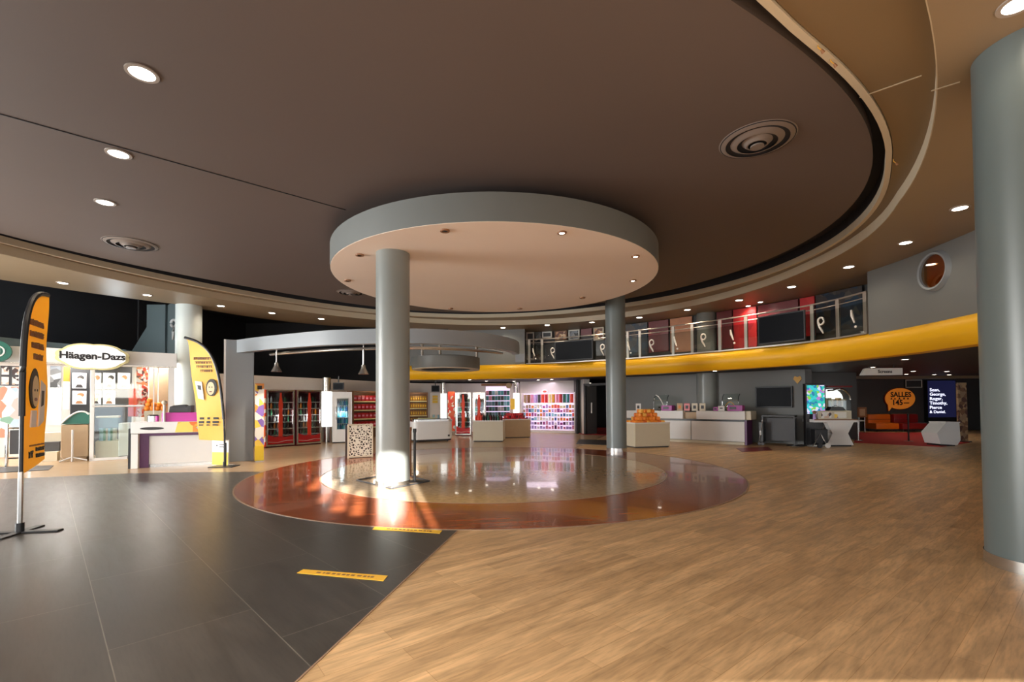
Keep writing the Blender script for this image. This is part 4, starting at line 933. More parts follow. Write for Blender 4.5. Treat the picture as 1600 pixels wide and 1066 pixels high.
def cooler(pa, label, short, h=2.03, wf=None, af=None, cols=7, rows=6, side=None, nostrip=False):
    a, ang, w = edge(*pa); d = 0.7
    if af is not None: ang = R(af); w = Frame(a, ang).x(pa[2], 0, 650)
    t = thing('drinks_cooler', label, 'drinks cooler', a, ang)
    b = MB(); b.box(0, 0.05, 0.02, d, 0.0, h); b.box(w-0.05, w, 0.02, d, 0, h); b.box(0.05, w-0.05, d-0.05, d, 0, h); b.box(0.05, w-0.05, 0.02, d, h-0.1, h); b.box(0.05, w-0.05, 0.06, d, 0.0, 0.36)
    b.build('cabinet', 'dark_red', t)
    f = MB(); e = 0.05; f.box(0, e, -0.02, 0.02, 0.05, h); f.box(w-e, w, -0.02, 0.02, 0.05, h); f.box(e, w-e, -0.02, 0.02, h-e, h); f.box(e, w-e, -0.02, 0.02, 0.05, 0.05+e)
    dr = f.build('door', 'steel', t)
    MB().box(e, w-e, -0.004, 0.004, 0.36, h-e).build('glass_pane', 'cooler_glass', dr)
    MB().tube([(w-0.08, -0.05, 0.8), (w-0.08, -0.05, 1.3)], 0.012, 6).build('handle', 'steel', dr)
    if not nostrip:
        st = [(w*.5-0.07, 0.36), (w*.5+0.07, 0.36), (w*.5+0.07, 1.1), (w*.5+0.05, 1.2), (w*.5+0.08, 1.5), (w*.5+0.04, 1.75), (w*.5+0.03, h-0.1), (w*.5-0.03, h-0.1), (w*.5-0.04, 1.75), (w*.5-0.08, 1.5), (w*.5-0.05, 1.2), (w*.5-0.07, 1.1)]
        MB().xz(st, -0.014, -0.006).build('red_bottle_print', 'bright_red', dr)
        MB().xz([(e, 0.12), (w-e, 0.12), (w-e, 0.40), (w*.7, 0.34), (w*.5, 0.38), (w*.3, 0.36), (e, 0.46)], -0.016, 0.05).build('red_base_panel', 'red', t)
        MB().tube([(e+0.02, -0.02, 0.2), (w*.4, -0.022, 0.17), (w*.7, -0.022, 0.22), (w-e-0.02, -0.02, 0.21)], 0.008, 5).build('white_swoosh', 'white', t)
    MB().box(0.06, 0.085, 0.05, 0.08, 0.4, h-0.12).build('light_tube', 'cooler_light', t)
    zs = [0.42+(h-0.62)*k/rows for k in range(rows)]
    for k, z in enumerate(zs):
        MB().box(0.05, w-0.05, 0.05, d-0.06, z-0.03, z).build('shelf', 'white', t)
    if side: MB().box(-0.03, 0.0, 0.0, d, 0.05, h).build('striped_side', side, t)
    Mx = Matrix.Translation(a) @ Matrix.Rotation(ang, 4, 'Z')
    kinds = [('cola', 'dark'), ('green', 'green'), ('cola', 'dark'), ('cola', 'dark'), ('orange', 'orange'), ('deep_green', 'deep green'), ('cola', 'dark'), ('white', 'pale')]
    for k, z in enumerate(zs):
        for j in range(cols):
            mk, nm = kinds[(k*3+j//2) % len(kinds)]; x = 0.13+(w-0.26)*j/(cols-1)
            me = proto('bottle_'+mk, mbottle(0.034, 0.20), mk, True)
            put('bottle', me, Mx @ Vector((x, 0.17, z)), 0, '%s drink bottle on the %s shelf of %s' % (nm, ['lowest', 'second lowest', 'third lowest', 'third highest', 'second highest', 'top'][k] if rows == 6 else ORD[k], short), 'bottle', 'bottles in ' + short)
    lamp('POINT', 'cooler_lamp', (w/2, 0.03, h*0.55), 9.0, (0.9, 0.97, 1), parent=t, shadow_soft_size=0.05, specular_factor=0)
    return t
cooler((415.5, 700.5, 460, 697.5), 'red glass-door drinks cooler, left of the pair beside the portal pillar', 'the left red cooler', 2.02, af=53, side='swirl_red')
cooler((463.5, 697, 502, 693.5), 'red glass-door drinks cooler, right of the pair, next to the pier light box', 'the right red cooler', 2.03, af=53)
cooler((711.5, 681.5, 736, 680.5), 'red glass-door drinks cooler behind the chest freezer', 'the far red cooler', 2.0, af=3, cols=5)
cooler((739, 681, 758, 680.5), 'red glass-door drinks cooler half hidden behind the bottle bin', 'the far cooler behind the bins', 2.0, af=3, cols=4)
# white water fridge
a, ang, w = edge(519, 693, 550, 690.5); ang = R(22); w = Frame(a, ang).x(550, 0, 650); h = 1.97
t = thing('water_fridge', 'white upright fridge with glass door full of blue water bottles', 'fridge', a, ang)
b = MB(); b.box(0, 0.14, 0, .6, 0.05, h); b.box(w-0.10, w, 0, .6, 0.05, h); b.box(.14, w-.10, .5, .6, .05, h); b.box(.14, w-.1, 0, .6, h-.22, h); b.box(.14, w-.1, 0, .6, .05, .5); b.build('cabinet', 'shop_white', t)
MB().box(0.03, w-0.03, .05, .55, 0, 0.05).build('plinth', 'black', t)
dr = MB().box(.14, .17, -.02, 0, .5, h-.22).box(w-.13, w-.10, -.02, 0, .5, h-.22).box(.17, w-.13, -.02, 0, h-.25, h-.22).box(.17, w-.13, -.02, 0, .5, .53).build('door', 'white', t)
MB().box(.17, w-.13, -.012, -.006, .53, h-.25).build('glass_pane', 'cooler_glass', dr)
MB().tube([(.12, -.04, .9), (.12, -.04, 1.4)], 0.012, 6).build('handle', 'steel', dr)
Mx = Matrix.Translation(a) @ Matrix.Rotation(ang, 4, 'Z')
for k in range(5):
    z = 0.53+0.23*k; MB().box(.14, w-.10, .05, .5, z-0.015, z).build('shelf', 'white', t)
    for j in range(5):
        mk = ['light_blue', 'blue', 'teal'][(k+j) % 3]; me = proto('water_'+mk, mbottle(0.045, 0.20), mk, True)
        put('bottle', me, Mx @ Vector((.23+(w-.42)*j/4, .16, z)), 0, '%s water bottle on the %s shelf of the white fridge' % ({'light_blue': 'light blue', 'blue': 'blue', 'teal': 'teal'}[mk], ['lowest', 'second', 'middle', 'fourth', 'top'][k]), 'bottle', 'bottles in the white fridge')
lamp('POINT', 'fridge_lamp', (w/2, 0.04, h*0.6), 7.0, (0.85, 0.95, 1), parent=t, shadow_soft_size=0.05, specular_factor=0)
# piers with light boxes
def pier(px0, px1, Y, ztop, box, label, m='steel', lb=(0.62, 2.0)):
    r0, r1 = ray(px0, 640), ray(px1, 640); x0, x1 = r0.x/r0.y*Y, r1.x/r1.y*Y
    t = thing('light_box_pier', label, 'pier', ((x0+x1)/2, Y, 0), -atan2((x0+x1)/2, Y))
    w = (x1-x0)
    MB().cyl(0, 0.25, 0, ztop, w*0.42, n=24).build('pier', m, t, True)
    MB().box(-w/2, w/2, -0.05, 0.1, lb[0], lb[1], bev=0.01).build('light_box', 'lightbox', t)
    return t
pier(502.5, 518, 18.3, 2.55, 1, 'steel pier carrying a tall white light box, right of the paired red coolers')
pier(688.5, 698, 23.3, 2.55, 1, 'pier with white light box between the gold shelves and red swirl panel')
pier(802, 811.5, 23.3, 2.55, 1, 'pier with white light box just left of the sweets wall')
# shelves of packets
def shelf_unit(p0, p1, z0, z1, rows, cols, m, label, short, adj):
    fr = Frame.two(p0, p1); w = hypot(p1[0]-p0[0], p1[1]-p0[1]); t = fr.thing('packet_shelf', label, 'shelf unit')
    b = MB(); b.box(0, 0.05, 0, 0.4, 0, z1); b.box(w-0.05, w, 0, 0.4, 0, z1); b.box(0.05, w-0.05, 0.36, 0.4, 0, z1); b.box(0, w, 0, 0.4, z1, z1+0.06); b.build('carcass', 'wood_brown', t)
    hh = (z1-z0)/rows
    for k in range(rows):
        z = z0+hh*k; s_ = MB().box(0.05, w-0.05, 0.0, 0.36, z-0.03, z).build('shelf', 'dark_red' if m == 'red' else 'wood_brown', t)
        MB().box(0.05, w-0.05, -0.012, 0, z-0.05, z).build('light_edge', 'pale_gold', s_)
        for j in range(cols):
            pw = (w-0.12)/cols; mk = m
            me = proto('packet_%s_%.2f_%.2f' % (m, pw, hh), mbox(pw*0.86, 0.12, hh*0.66, 0.01), mk)
            me2 = proto('packet_label_%s_%.2f' % (m, pw), lambda: MB().box(-pw*0.28, pw*0.28, -0.004, 0.002, hh*0.22, hh*0.42), 'pink' if m == 'red' else 'yellow')
            o = put('packet', me, fr.w(0.06+pw*(j+0.5), 0.13, z), fr.a, '%s packet on the %s shelf of %s' % (adj, ['bottom', 'lower', 'upper', 'top'][k+(4-rows)], short), 'packet', '%s packets in %s' % (adj, short))
            l = bpy.data.objects.new('front_print', me2); COL.objects.link(l); l.parent = o; l.location = (0, -0.062, 0)
    lamp('POINT', 'shelf_lamp', tuple(fr.w(w/2, -0.35, z1-0.1)), 5.0, (1, .8, .6), shadow_soft_size=0.1)
    return t
shelf_unit((-6.72, 19.75), (-5.75, 21.3), 0.5, 2.0, 4, 8, 'red', 'lit shelf unit full of red packets left of the sunlit column', 'the red packet shelf', 'red')
shelf_unit((-5.35, 23.2), (-4.22, 23.45), 0.55, 2.0, 4, 9, 'gold', 'lit shelf unit full of gold packets right of the sunlit column', 'the gold packet shelf', 'gold')
def wall_screen(px0, px1, py0, py1, Y, label):
    r0, r1 = ray(px0, py0), ray(px1, py1); x0, x1 = r0.x/r0.y*Y, r1.x/r1.y*Y; z0, z1 = hz(px0, py1, Y), hz(px0, py0, Y)
    t = thing('hanging_screen', label, 'screen', (x0, Y, 0), 0)
    MB().box(0, x1-x0, 0, 0.07, z0, z1, bev=0.008).build('casing', 'black', t); MB().box(0.03, x1-x0-0.03, -0.006, 0.0, z0+0.03, z1-0.03).build('display', 'tv_screen', t)
    MB().box((x1-x0)*.45, (x1-x0)*.55, 0.02, 0.05, z1, 2.62).build('bracket', 'dark_grey', t)
wall_screen(520, 537, 598, 609.5, 18.6, 'small dark screen hung above the white water fridge')
wall_screen(674, 686.5, 602.5, 612.5, 22.4, 'small dark screen hung above the yellow and white display')
def back_panel(px0, px1, py0, py1, Y, m, name, label, cat, th=0.05):
    r0, r1 = ray(px0, py0), ray(px1, py1); x0, x1 = r0.x/r0.y*Y, r1.x/r1.y*Y; z0, z1 = hz((px0+px1)/2, py1, Y), hz((px0+px1)/2, py0, Y)
    t = thing(name, label, cat, (x0, Y, 0), 0); w = x1-x0
    MB().box(0, w, 0, th, max(0, z0), z1, bev=0.006).build('panel', m, t); return t, w, z0, z1
t, w, z0, z1 = back_panel(672, 688, 614, 668, 23.0, 'white', 'product_display', 'white display panel with yellow bags between the gold shelves and pier', 'display', 0.2)
for k in range(3): MB().box(w*.25, w*.75, -0.05, 0, z1-.5+k*.13, z1-.39+k*.13, bev=0.01).build('yellow_bag', 'yellow', t)
for k in range(4): MB().box(w*.05+k*w*.23, w*.05+k*w*.23+w*.17, -0.06, 0, z0+.45, z0+.62, bev=0.01).build('pale_tub', ['white', 'light_blue'][k % 2], t)
back_panel(699.5, 711, 612, 674, 21.7, 'swirl_red', 'swirl_panel', 'red panel with white swirls left of the far red cooler', 'panel')
# white lit product shelves
t, w, z0, z1 = back_panel(759, 797, 604, 668, 22.9, 'lightbox_lilac', 'lit_display_shelf', 'bright white lit display shelves with small packs behind the bins', 'display shelf', 0.06)
fr = Frame(t.location, 0)
for k in range(5):
    z = z1-0.42-k*0.26; MB().box(0, w, -0.2, 0, z-0.015, z).build('shelf', 'white', t)
    for j in range(8):
        mk = random.choice(['teal', 'black', 'pink', 'light_blue', 'deep_green', 'white', 'dark_purple']); me = proto('smallpack_'+mk, mbox(0.14, 0.06, 0.21, 0.008), mk)
        put('small_pack', me, fr.w(0.08+(w-0.16)*j/7, -0.1, z), 0, 'small %s pack on the %s row of the lit display shelves' % (mk.replace('_', ' '), ['top', 'second', 'third', 'fourth', 'lowest'][k]), 'packet', 'small packs on the lit display shelves')
back_panel(797.5, 804.5, 623, 640, 23.2, 'yellow', 'yellow_poster', 'small yellow green poster left of the sweets wall light box', 'poster', 0.02)
tt, w, z0, z1 = back_panel(752, 800, 599.5, 603, 22.8, 'wood_brown', 'display_rail', 'thin brown rail over the lit display shelves', 'rail')
r_ = ray(795, 603); m = Matrix.Translation((r_.x/r_.y*22.6, 22.6, hz(795, 603, 22.6))) @ Matrix.Rotation(pi/2, 4, 'X')
tag(MB().cyl(0, 0, 0, 0.06, 0.14, n=24, m=m).cyl(0, 0, 0.06, 0.08, 0.08, n=20, m=m).build('round_clock', 'tan', smooth=True), 'small round tan disc at the right end of the brown rail', 'clock')

# ---- sweets wall
SW = Frame.two((0.42, 24.55), (3.25, 23.35))
t = SW.thing('sweets_wall', 'pink glowing sweets display wall between the bins and dark doorway', 'display wall', 0, -0.12)
sx0, sx1, sz0, sz1 = SW.rect(818, 615, 899, 673, -0.12)
MB().box(sx0, sx1, 0.02, 0.1, 0.12, sz1).build('lit_back_panel', 'lightbox_lilac', t)
MB().box(sx0-0.08, sx0, -0.25, 0.1, 0, sz1+0.05).box(sx1, sx1+0.08, -0.25, 0.1, 0, sz1+0.05).box(sx0-0.08, sx1+0.08, -0.25, 0.1, 0.0, 0.12).build('frame', 'shop_white', t)
zc = sz1-0.47
cols_ = ['tan', 'wood_brown', 'pink', 'lilac', 'dark_grey', 'bright_red', 'red', 'pale_gold', 'gold', 'pink', 'red', 'deep_green', 'teal', 'bright_red']
cols_n = ['tan', 'brown', 'pink', 'lilac', 'dark grey', 'bright red', 'deep red', 'pale yellow', 'gold', 'rose', 'crimson', 'dark green', 'teal', 'scarlet']
MB().box(sx0, sx1, -0.22, 0.02, zc-0.02, zc).build('shelf', 'white', t)
ww = (sx1-sx0-0.1)/len(cols_)
for j, mk in enumerate(cols_):
    me = proto('canister_'+mk, lambda: MB().cyl(0, 0, 0, 0.40, ww*0.43, n=18).cyl(0, 0, 0.40, 0.43, ww*0.46, n=18), mk, True)
    put('sweets_canister', me, SW.w(sx0+0.05+ww*(j+0.5), -0.24, zc), 0, 'tall %s sweets canister on the top shelf, %s from the left' % (cols_n[j], ORD[j]), 'canister', 'canisters on the sweets wall')
r_, z_ = SW.hit(851, 612, -0.2)
c = SW.thing('sweets_sign', 'small red and white round sign on top of the sweets wall', 'sign', r_, -0.2)
MB().xz(ell(0, sz1+0.10, 0.17, 0.12), 0, 0.03).build('plate', 'shop_white', c); MB().xz(ell(0, sz1+0.10, 0.10, 0.05), -0.008, 0).build('red_mark', 'bright_red', c)
rnd = random.Random(3)
for k in range(6):
    z = zc-0.27-k*0.21
    if z < 0.14: break
    MB().box(sx0, sx1, -0.18, 0.02, z-0.012, z).build('shelf', 'white', t)
    for j in range(18):
        mk = rnd.choice(['pink', 'lilac', 'pale_gold', 'white', 'orange', 'light_blue', 'bright_red', 'cream', 'purple', 'tan', 'blue', 'cola']) if k < 4 else rnd.choice(['lilac', 'purple', 'white', 'pink', 'lilac', 'dark_purple'])
        me = proto('sweetpack_'+mk, mbox(0.145, 0.05, 0.185, 0.012), mk)
        put('sweets_bag', me, SW.w(sx0+0.08+(sx1-sx0-0.16)*j/17, -0.22, z), SW.a, '%s sweets bag on the %s row below the canisters' % (mk.replace('_', ' '), ORD[k]), 'sweets bag', '%s row of sweets bags' % ORD[k], sc=(rnd.uniform(.7, .98), 1, rnd.uniform(.6, 1.0)))
lamp('AREA', 'sweets_lamp', tuple(SW.w(1.5, -0.9, 2.55)), 18, (1.0, 0.82, 1.0), size=1.5)

# ---- bins
def bin_box(pa, d, h, m, label, name='display_bin'):
    a, ang, w = edge(*pa); t = thing(name, label, 'display bin', a, ang)
    b = MB(); b.box(0, w, 0, 0.03, 0.04, h); b.box(0, w, d-0.03, d, 0.04, h); b.box(0, 0.03, 0.03, d-0.03, 0.04, h); b.box(w-0.03, w, 0.03, d-0.03, 0.04, h); b.box(0.03, w-0.03, 0.03, d-0.03, 0.04, h-0.06)
    b.build('body', m, t); MB().box(0.03, w-0.03, 0.03, d-0.03, 0, 0.04).build('plinth', 'dark_grey', t)
    MB().box(-0.01, w+0.01, -0.01, 0.0, h-0.03, h+0.01).box(-0.01, 0, 0, d, h-0.03, h+0.01).box(w, w+0.01, 0, d, h-0.03, h+0.01).build('rim', 'white', t)
    return t, w, d, h
def pile(t, w, d, z, cnt, mks, me_fn, nm, label, cat, group, sz=0.13, margin=0.1, spread=1.0, layers=9):
    Mx = Matrix.Translation(t.location) @ Matrix.Rotation(t.rotation_euler.z, 4, 'Z'); n = 0; lay = 0
    nx, ny = cnt
    while nx > 0 and ny > 0 and lay < layers:
        for i in range(nx):
            for j in range(ny):
                mk = mks[n % len(mks)]; me = proto(nm+'_'+mk, me_fn, mk, False)
                x = w/2+(i-(nx-1)/2)*(w-2*margin)/cnt[0]*spread; y = d/2+(j-(ny-1)/2)*(d-2*margin)/cnt[1]
                P = Mx @ Vector((x, y, z+lay*sz)); put(nm, me, P, 0, label % ORD[min(lay, 5)], cat, group, rot=(0, 0, t.rotation_euler.z+random.uniform(-.6, .6))); n += 1
        nx -= 2 if lay == 0 else 1; ny -= 1; lay += 1
t, w, d, h = bin_box((993, 700.5, 1047, 698.5), 0.85, 0.82, 'cream', 'cream display bin heaped with orange packets, beside the second grey column')
pile(t, w, d, h-0.055, (8, 5), ['orange', 'orange', 'leather_orange', 'amber_cloth'], lambda: MB().box(-.075, .075, -.06, .06, 0, .125, bev=.03), 'orange_packet', 'orange packet in the heap on the cream bin, %s layer up', 'packet', 'orange packets in the cream bin', 0.125, layers=4)
t, w, d, h = bin_box((739, 690.5, 786, 690.5), 1.0, 0.82, 'cream', 'white display bin holding dark bottles and a red pack, right of the freezer')
Mx = Matrix.Translation(t.location) @ Matrix.Rotation(t.rotation_euler.z, 4, 'Z')
for i in range(11):
    for j in range(2):
        mk = 'bright_red' if i < 3 else ['black', 'deep_green', 'dark_red', 'black'][(i+j) % 4]
        me = proto('binbottle_'+mk, mbottle(0.045, 0.27), mk, True)
        put('bottle', me, Mx @ Vector((0.1+(w-0.2)*i/10, 0.15+0.3*j, h-0.055)), 0, '%s bottle in the %s row of the white bottle bin' % ({'bright_red': 'bright red', 'black': 'black', 'deep_green': 'dark green', 'dark_red': 'dark red'}[mk], ['front', 'back'][j]), 'bottle', 'bottles in the white bin')
t, w, d, h = bin_box((787, 685, 829, 684), 1.0, 0.80, 'tan', 'beige display bin heaped with dark red packs, left of the sweets wall')
pile(t, w, d, h-0.055, (10, 5), ['dark_red', 'red', 'red'], lambda: MB().box(-.07, .07, -.06, .06, 0, .105, bev=.015), 'red_packet', 'red packet in the heap on the beige bin, %s layer up', 'packet', 'red packets in the beige bin', 0.105, layers=3)
# ---- chest freezer
a, ang, w = edge(646, 692, 708, 689.5)
t = thing('chest_freezer', 'long white rounded chest freezer with steel rim behind the sunlit column', 'freezer', a, ang)
def rrect(x0, x1, y0, y1, r, n=6): 
    o = []
    for cx, cy_, s0 in ((x1-r, y1-r, 0), (x0+r, y1-r, 90), (x0+r, y0+r, 180), (x1-r, y0+r, 270)):
        o += [(cx+r*cos(R(s0+90*k/n)), cy_+r*sin(R(s0+90*k/n))) for k in range(n+1)]
    return o
MB().prism(rrect(0, w, 0, 0.8, 0.2), 0.10, 0.80).build('body', 'shop_white', t, True)
MB().prism(rrect(0.03, w-0.03, 0.03, 0.77, 0.18), 0.04, 0.10).build('plinth', 'black', t)
MB().prism(rrect(-0.01, w+0.01, -0.01, 0.81, 0.2), 0.80, 0.88).build('rim', 'steel', t, True)
MB().prism(rrect(0.08, w-0.08, 0.08, 0.72, 0.15), 0.88, 0.905).build('glass_lid', 'black_gloss', t)
MB().box(w*0.15, w*0.6, 0.1, 0.3, 0.905, 0.94, bev=0.012).build('lid_handle', 'pale_gold', t)
for x in (0.15, w-0.2): MB().cyl(x, 0.1, 0, 0.05, 0.03).build('foot', 'black', t)
MB().box(w-0.22, w-0.14, -0.012, 0.0, 0.2, 0.27).build('vent', 'black', t)
# ---- lattice screen
m = mat('lattice', (0.8, 0.78, 0.7), 0.5); nt = m.node_tree; tc = nt.nodes.new('ShaderNodeTexCoord'); v = nt.nodes.new('ShaderNodeTexVoronoi'); v.feature = 'DISTANCE_TO_EDGE'; v.inputs['Scale'].default_value = 15
nt.links.new(tc.outputs['Object'], v.inputs['Vector']); r = nt.nodes.new('ShaderNodeValToRGB'); r.color_ramp.interpolation = 'CONSTANT'; r.color_ramp.elements[0].color = (.82, .78, .68, 1); r.color_ramp.elements[1].position = 0.16; r.color_ramp.elements[1].color = (.05, .04, .03, 1)
nt.links.new(v.outputs['Distance'], r.inputs[0]); nt.links.new(r.outputs[0], nt.nodes['Principled BSDF'].inputs['Base Color'])
a, ang, w = edge(543.5, 717, 583, 714.5)
t = thing('lattice_screen', 'low white screen with irregular dark cut-outs, just left of the sunlit column', 'screen', a, ang)
MB().box(0.03, w-0.03, 0.02, 0.04, 0.05, 0.91).build('lattice_panel', 'lattice', t)
MB().box(0, 0.035, 0, 0.06, 0, 0.94, bev=.004).box(w-.035, w, 0, 0.06, 0, 0.94, bev=.004).box(0.03, w-0.03, 0, 0.06, 0.90, 0.94).box(0.03, w-0.03, 0, 0.06, 0.02, 0.06).build('frame', 'cream', t)
MB().box(0, w, 0.06, 0.36, 0, 0.9).build('box_behind', 'black', t)
# ---- barrier posts and floor frame at the sunlit column
def post(px, py, h, label, m='black', belt=False):
    t = thing('barrier_post', label, 'barrier post', G(px, py))
    MB().lathe([(0.001, 0.03), (0.05, 0.028), (0.16, 0.012), (0.17, 0.0), (0.001, 0.0)], n=28).build('base', m, t, True)
    MB().cyl(0, 0, 0.02, h, 0.026, n=16).build('pole', m, t, True); MB().cyl(0, 0, h, h+0.07, 0.034, n=16).build('head', m, t, True)
    return t
post(648, 753, 0.95, 'black barrier post close to the sunlit column, in front'); post(641, 746, 0.95, 'slim brown barrier post close to the sunlit column, behind', 'wood_brown')
cq = [G(*q) for q in [(557, 752), (612, 765.5), (671, 753.5), (620, 741)]]
b = MB()
for i in range(4):
    p, q = cq[i], cq[(i+1) % 4]; b.tube([(p.x, p.y, 0.022), (q.x, q.y, 0.022)], 0.014, 6)
tag(b.build('floor_frame', 'dark_grey'), 'thin dark square frame lying on the floor around the sunlit column', 'frame')
# ---- floor tapes
def tape(pts, label):
    b = MB().prism([tuple(G(*q)[:2]) for q in pts], 0.0, 0.0075); t = b.build('floor_tape', 'tape_yellow'); tag(t, label, 'floor tape')
    P = [G(*q) for q in pts]; l0 = (P[0]+P[3])/2; l1 = (P[1]+P[2])/2; d = l1-l0; n = (P[0]-P[3])*0.16; bb = MB(); rr_ = random.Random(2)
    k = 0.2
    while k < 0.85:
        wd = rr_.uniform(.02, .05); p, q = l0+d*k, l0+d*(k+wd); bb.prism([((p+n).x, (p+n).y), ((q+n).x, (q+n).y), ((q-n).x, (q-n).y), ((p-n).x, (p-n).y)], 0.0075, 0.0085); k += wd+rr_.uniform(.012, .03)
    bb.build('printed_text', 'wood_brown', t)
tape([(474, 891), (606, 901), (599, 909), (464, 896.5)], 'yellow floor tape with dark print on the near dark tiles')
tape([(586, 824), (691, 830), (687, 834.5), (582, 828)], 'yellow floor tape at the edge of the red wood ring')

# ---- right service counter
RF = Frame.two((6.07, 17.86), (8.07, 16.11)); w = hypot(2.0, 1.75); xl = RF.x(984, 0.3)
t = RF.thing('service_counter', 'long white service counter with purple end against the grey wall', 'counter')
MB().box(-0.75, 0.72, 0.05, 0.7, 0.1, 0.80, bev=0.008).build('front_panel', 'white', t); MB().box(0.75, w-0.08, 0.05, 0.7, 0.1, 0.80, bev=0.008).build('front_panel', 'white', t)
MB().box(-0.75, w-0.08, 0.0, 0.7, 0.0, 0.09).build('plinth', 'cream', t); MB().box(w-0.07, w, 0.02, 0.72, 0, 0.84).build('end_panel', 'dark_purple', t)
MB().box(-0.9, w, 0.1, 0.7, 0.80, 0.87).build('shadow_gap', 'black', t)
MB().box(xl, 0.45, 0, 0.75, 0.87, 1.17, bev=0.01).build('fascia', 'white', t); MB().box(0.95, w-0.05, 0, 0.75, 0.87, 1.17, bev=0.01).build('fascia', 'white', t)
MB().box(0.45, 0.95, 0.15, 0.75, 0.87, 1.12).build('pay_recess', 'tan', t); MB().box(w-0.05, w+0.12, 0.1, 0.8, 0.87, 1.17).build('end_box', 'cream', t)
def item(frm, name, label, cat, x, d, z, parts):
    c = frm.thing(name, label, cat, x, d, z)
    for nm, m_, bx in parts: MB().box(*bx, bev=0.006).build(nm, m_, c)
    return c
rx = lambda px: RF.x(px, 0.2, 636)
item(RF, 'purple_box', 'purple till block on the left part of the long counter', 'till', rx(1034), .15, 1.172, [('body', 'purple', (0, 0.42, 0, .3, 0, .2)), ('display', 'black', (.08, .3, -.01, 0, .06, .15))])
item(RF, 'purple_box', 'purple till block at the right end of the long counter', 'till', rx(1137), .15, 1.172, [('body', 'purple', (0, 0.50, 0, .3, 0, .2)), ('display', 'black', (.08, .3, -.01, 0, .06, .15))])
item(RF, 'purple_box', 'small purple block left of the pale notice on the long counter', 'till', rx(1113), .3, 1.172, [('body', 'purple', (0, 0.16, 0, .2, 0, .14)), ('display', 'black', (.03, .12, -.01, 0, .04, .1))])
for px, mk, lab in [(996, 'white', 'white framed notice at the left end of the long counter'), (1060, 'tan', 'orange and white notice card on the long counter'), (1071, 'red', 'red notice card on the long counter'), (1083, 'cream', 'cream notice card in the middle of the long counter'), (1095, 'cream', 'slanted cream notice card right of middle on the long counter'), (1124, 'white', 'pale low notice in front of the right purple till')]:
    item(RF, 'notice_card', lab, 'notice card', rx(px), .05, 1.172, [('card', mk, (0, .22, 0, .012, 0, .28 if px != 1124 else .18)), ('print', 'dark_grey' if px != 1060 else 'orange', (.06, .16, -.004, 0, .08, .2 if px != 1124 else .12)), ('foot', 'cream', (0.02, .2, 0.0, .08, 0, .01))])
for k, (px, lab) in enumerate([(1016, 'curved clear food guard with painted white highlights over the left of the long counter'), (1124, 'curved clear food guard with a gold basket over the right of the long counter')]):
    x = rx(px); c = RF.thing('food_guard', lab, 'food guard', x, .52, 1.172)
    for dx in (0, 0.55):
        MB().tube([(dx, 0, 0), (dx, 0, .35), (dx, .06, .5), (dx, .2, .6)], 0.012, 8).build('support', 'chrome', c, True)
    arc_ = [(0, .1), (0, .35), (.06, .5), (.2, .62)]
    b = MB()
    b.sweep([(0.0, 0.0), (0.55, 0.0)], [(0, .1), (0, .35), (.06, .5), (.2, .62), (.21, .61), (.07, .49), (.01, .35), (.01, .1)]); b.build('glass_hood', 'clear_glass', c, True)
    MB().tube([(.1+.35*(k_/8)**.6, .0-.01, .62-.5*(k_/8)) if k == 0 else (.1+.35*(k_/8), -.01, .15+.18*sin(pi*k_/8)) for k_ in range(9)], 0.02 if k == 0 else 0.012, 6).build('streak', 'white' if k == 0 else 'gold', c, True)  # white tube stands in for glass highlights; gold one is the basket
    MB().lathe([(0.14, 0.0), (0.17, 0.09), (0.12, 0.17), (0.02, 0.21), (0.001, 0.21)], (0.27, 0.15), 18).build('tray_cover', 'chrome' if k == 0 else 'gold', c, True)

# ---- grey wall: TV, sign, barrier table, trolley
WF = Frame.two((4.55, 21.05), (10.18, 16.21))
x0, x1, z0, z1 = WF.rect(1180, 604, 1238, 637, -0.1)
t = WF.thing('wall_television', 'wide dark wall television on the grey wall right of the long counter', 'television', 0, -0.1)
MB().box(x0, x1, 0, 0.09, z0, z1, bev=0.01).build('casing', 'black', t); MB().box(x0+.04, x1-.04, -.006, 0, z0+.04, z1-.04).build('display', 'tv_screen', t)
x0, z0 = WF.hit(1246, 593, -0.04); t = WF.thing('wall_badge', 'small orange heart shaped sign near the right top of the grey wall', 'sign', x0, -0.04)
MB().xz([(0, z0-.16), (-.13, z0+.02), (-.08, z0+.12), (0, z0+.08), (.08, z0+.12), (.13, z0+.02)], 0, .03).build('plate', 'gold', t)
d0 = -0.9; x0, x1, z0, z1 = WF.rect(1190, 649, 1242, 694, d0)
t = WF.thing('barrier_table', 'dark framed table with grey panel in front of the grey wall', 'table', x0, d0); w = x1-x0
MB().box(0, w, 0, .45, z1-.06, z1, bev=.006).build('table_top', 'black', t)
for x in (0.0, w-.05):
    for y in (0.02, .38): MB().box(x, x+.05, y, y+.05, 0.02, z1-.06).build('leg', 'black', t)
MB().box(.05, w-.05, .2, .22, .15, z1-.1).build('back_panel', 'dark_grey', t); MB().cyl(w-.02, .2, 0, .02, .28, n=24).build('foot_plate', 'black', t)
x0 = WF.x(1184, d0-.2); t = WF.thing('folded_trolley', 'small folded black trolley with white tag, right of the long counter', 'trolley', x0, d0-.2)
MB().box(0, .16, 0, .3, .1, .8, bev=.02).build('body', 'black', t); b = MB().tube([(.02, -.03, .1), (.1, -.03, .55), (.14, -.03, .9)], .012); b.build('handle', 'steel', t)
MB().box(.05, .1, -.04, 0, .35, .5).build('tag', 'white', t)
for x in (.03, .13): MB().cyl(0, 0, -.015, .015, .05, m=Matrix.Translation((x, .0, .05)) @ Matrix.Rotation(pi/2, 4, 'X')).build('wheel', 'dark_grey', t)
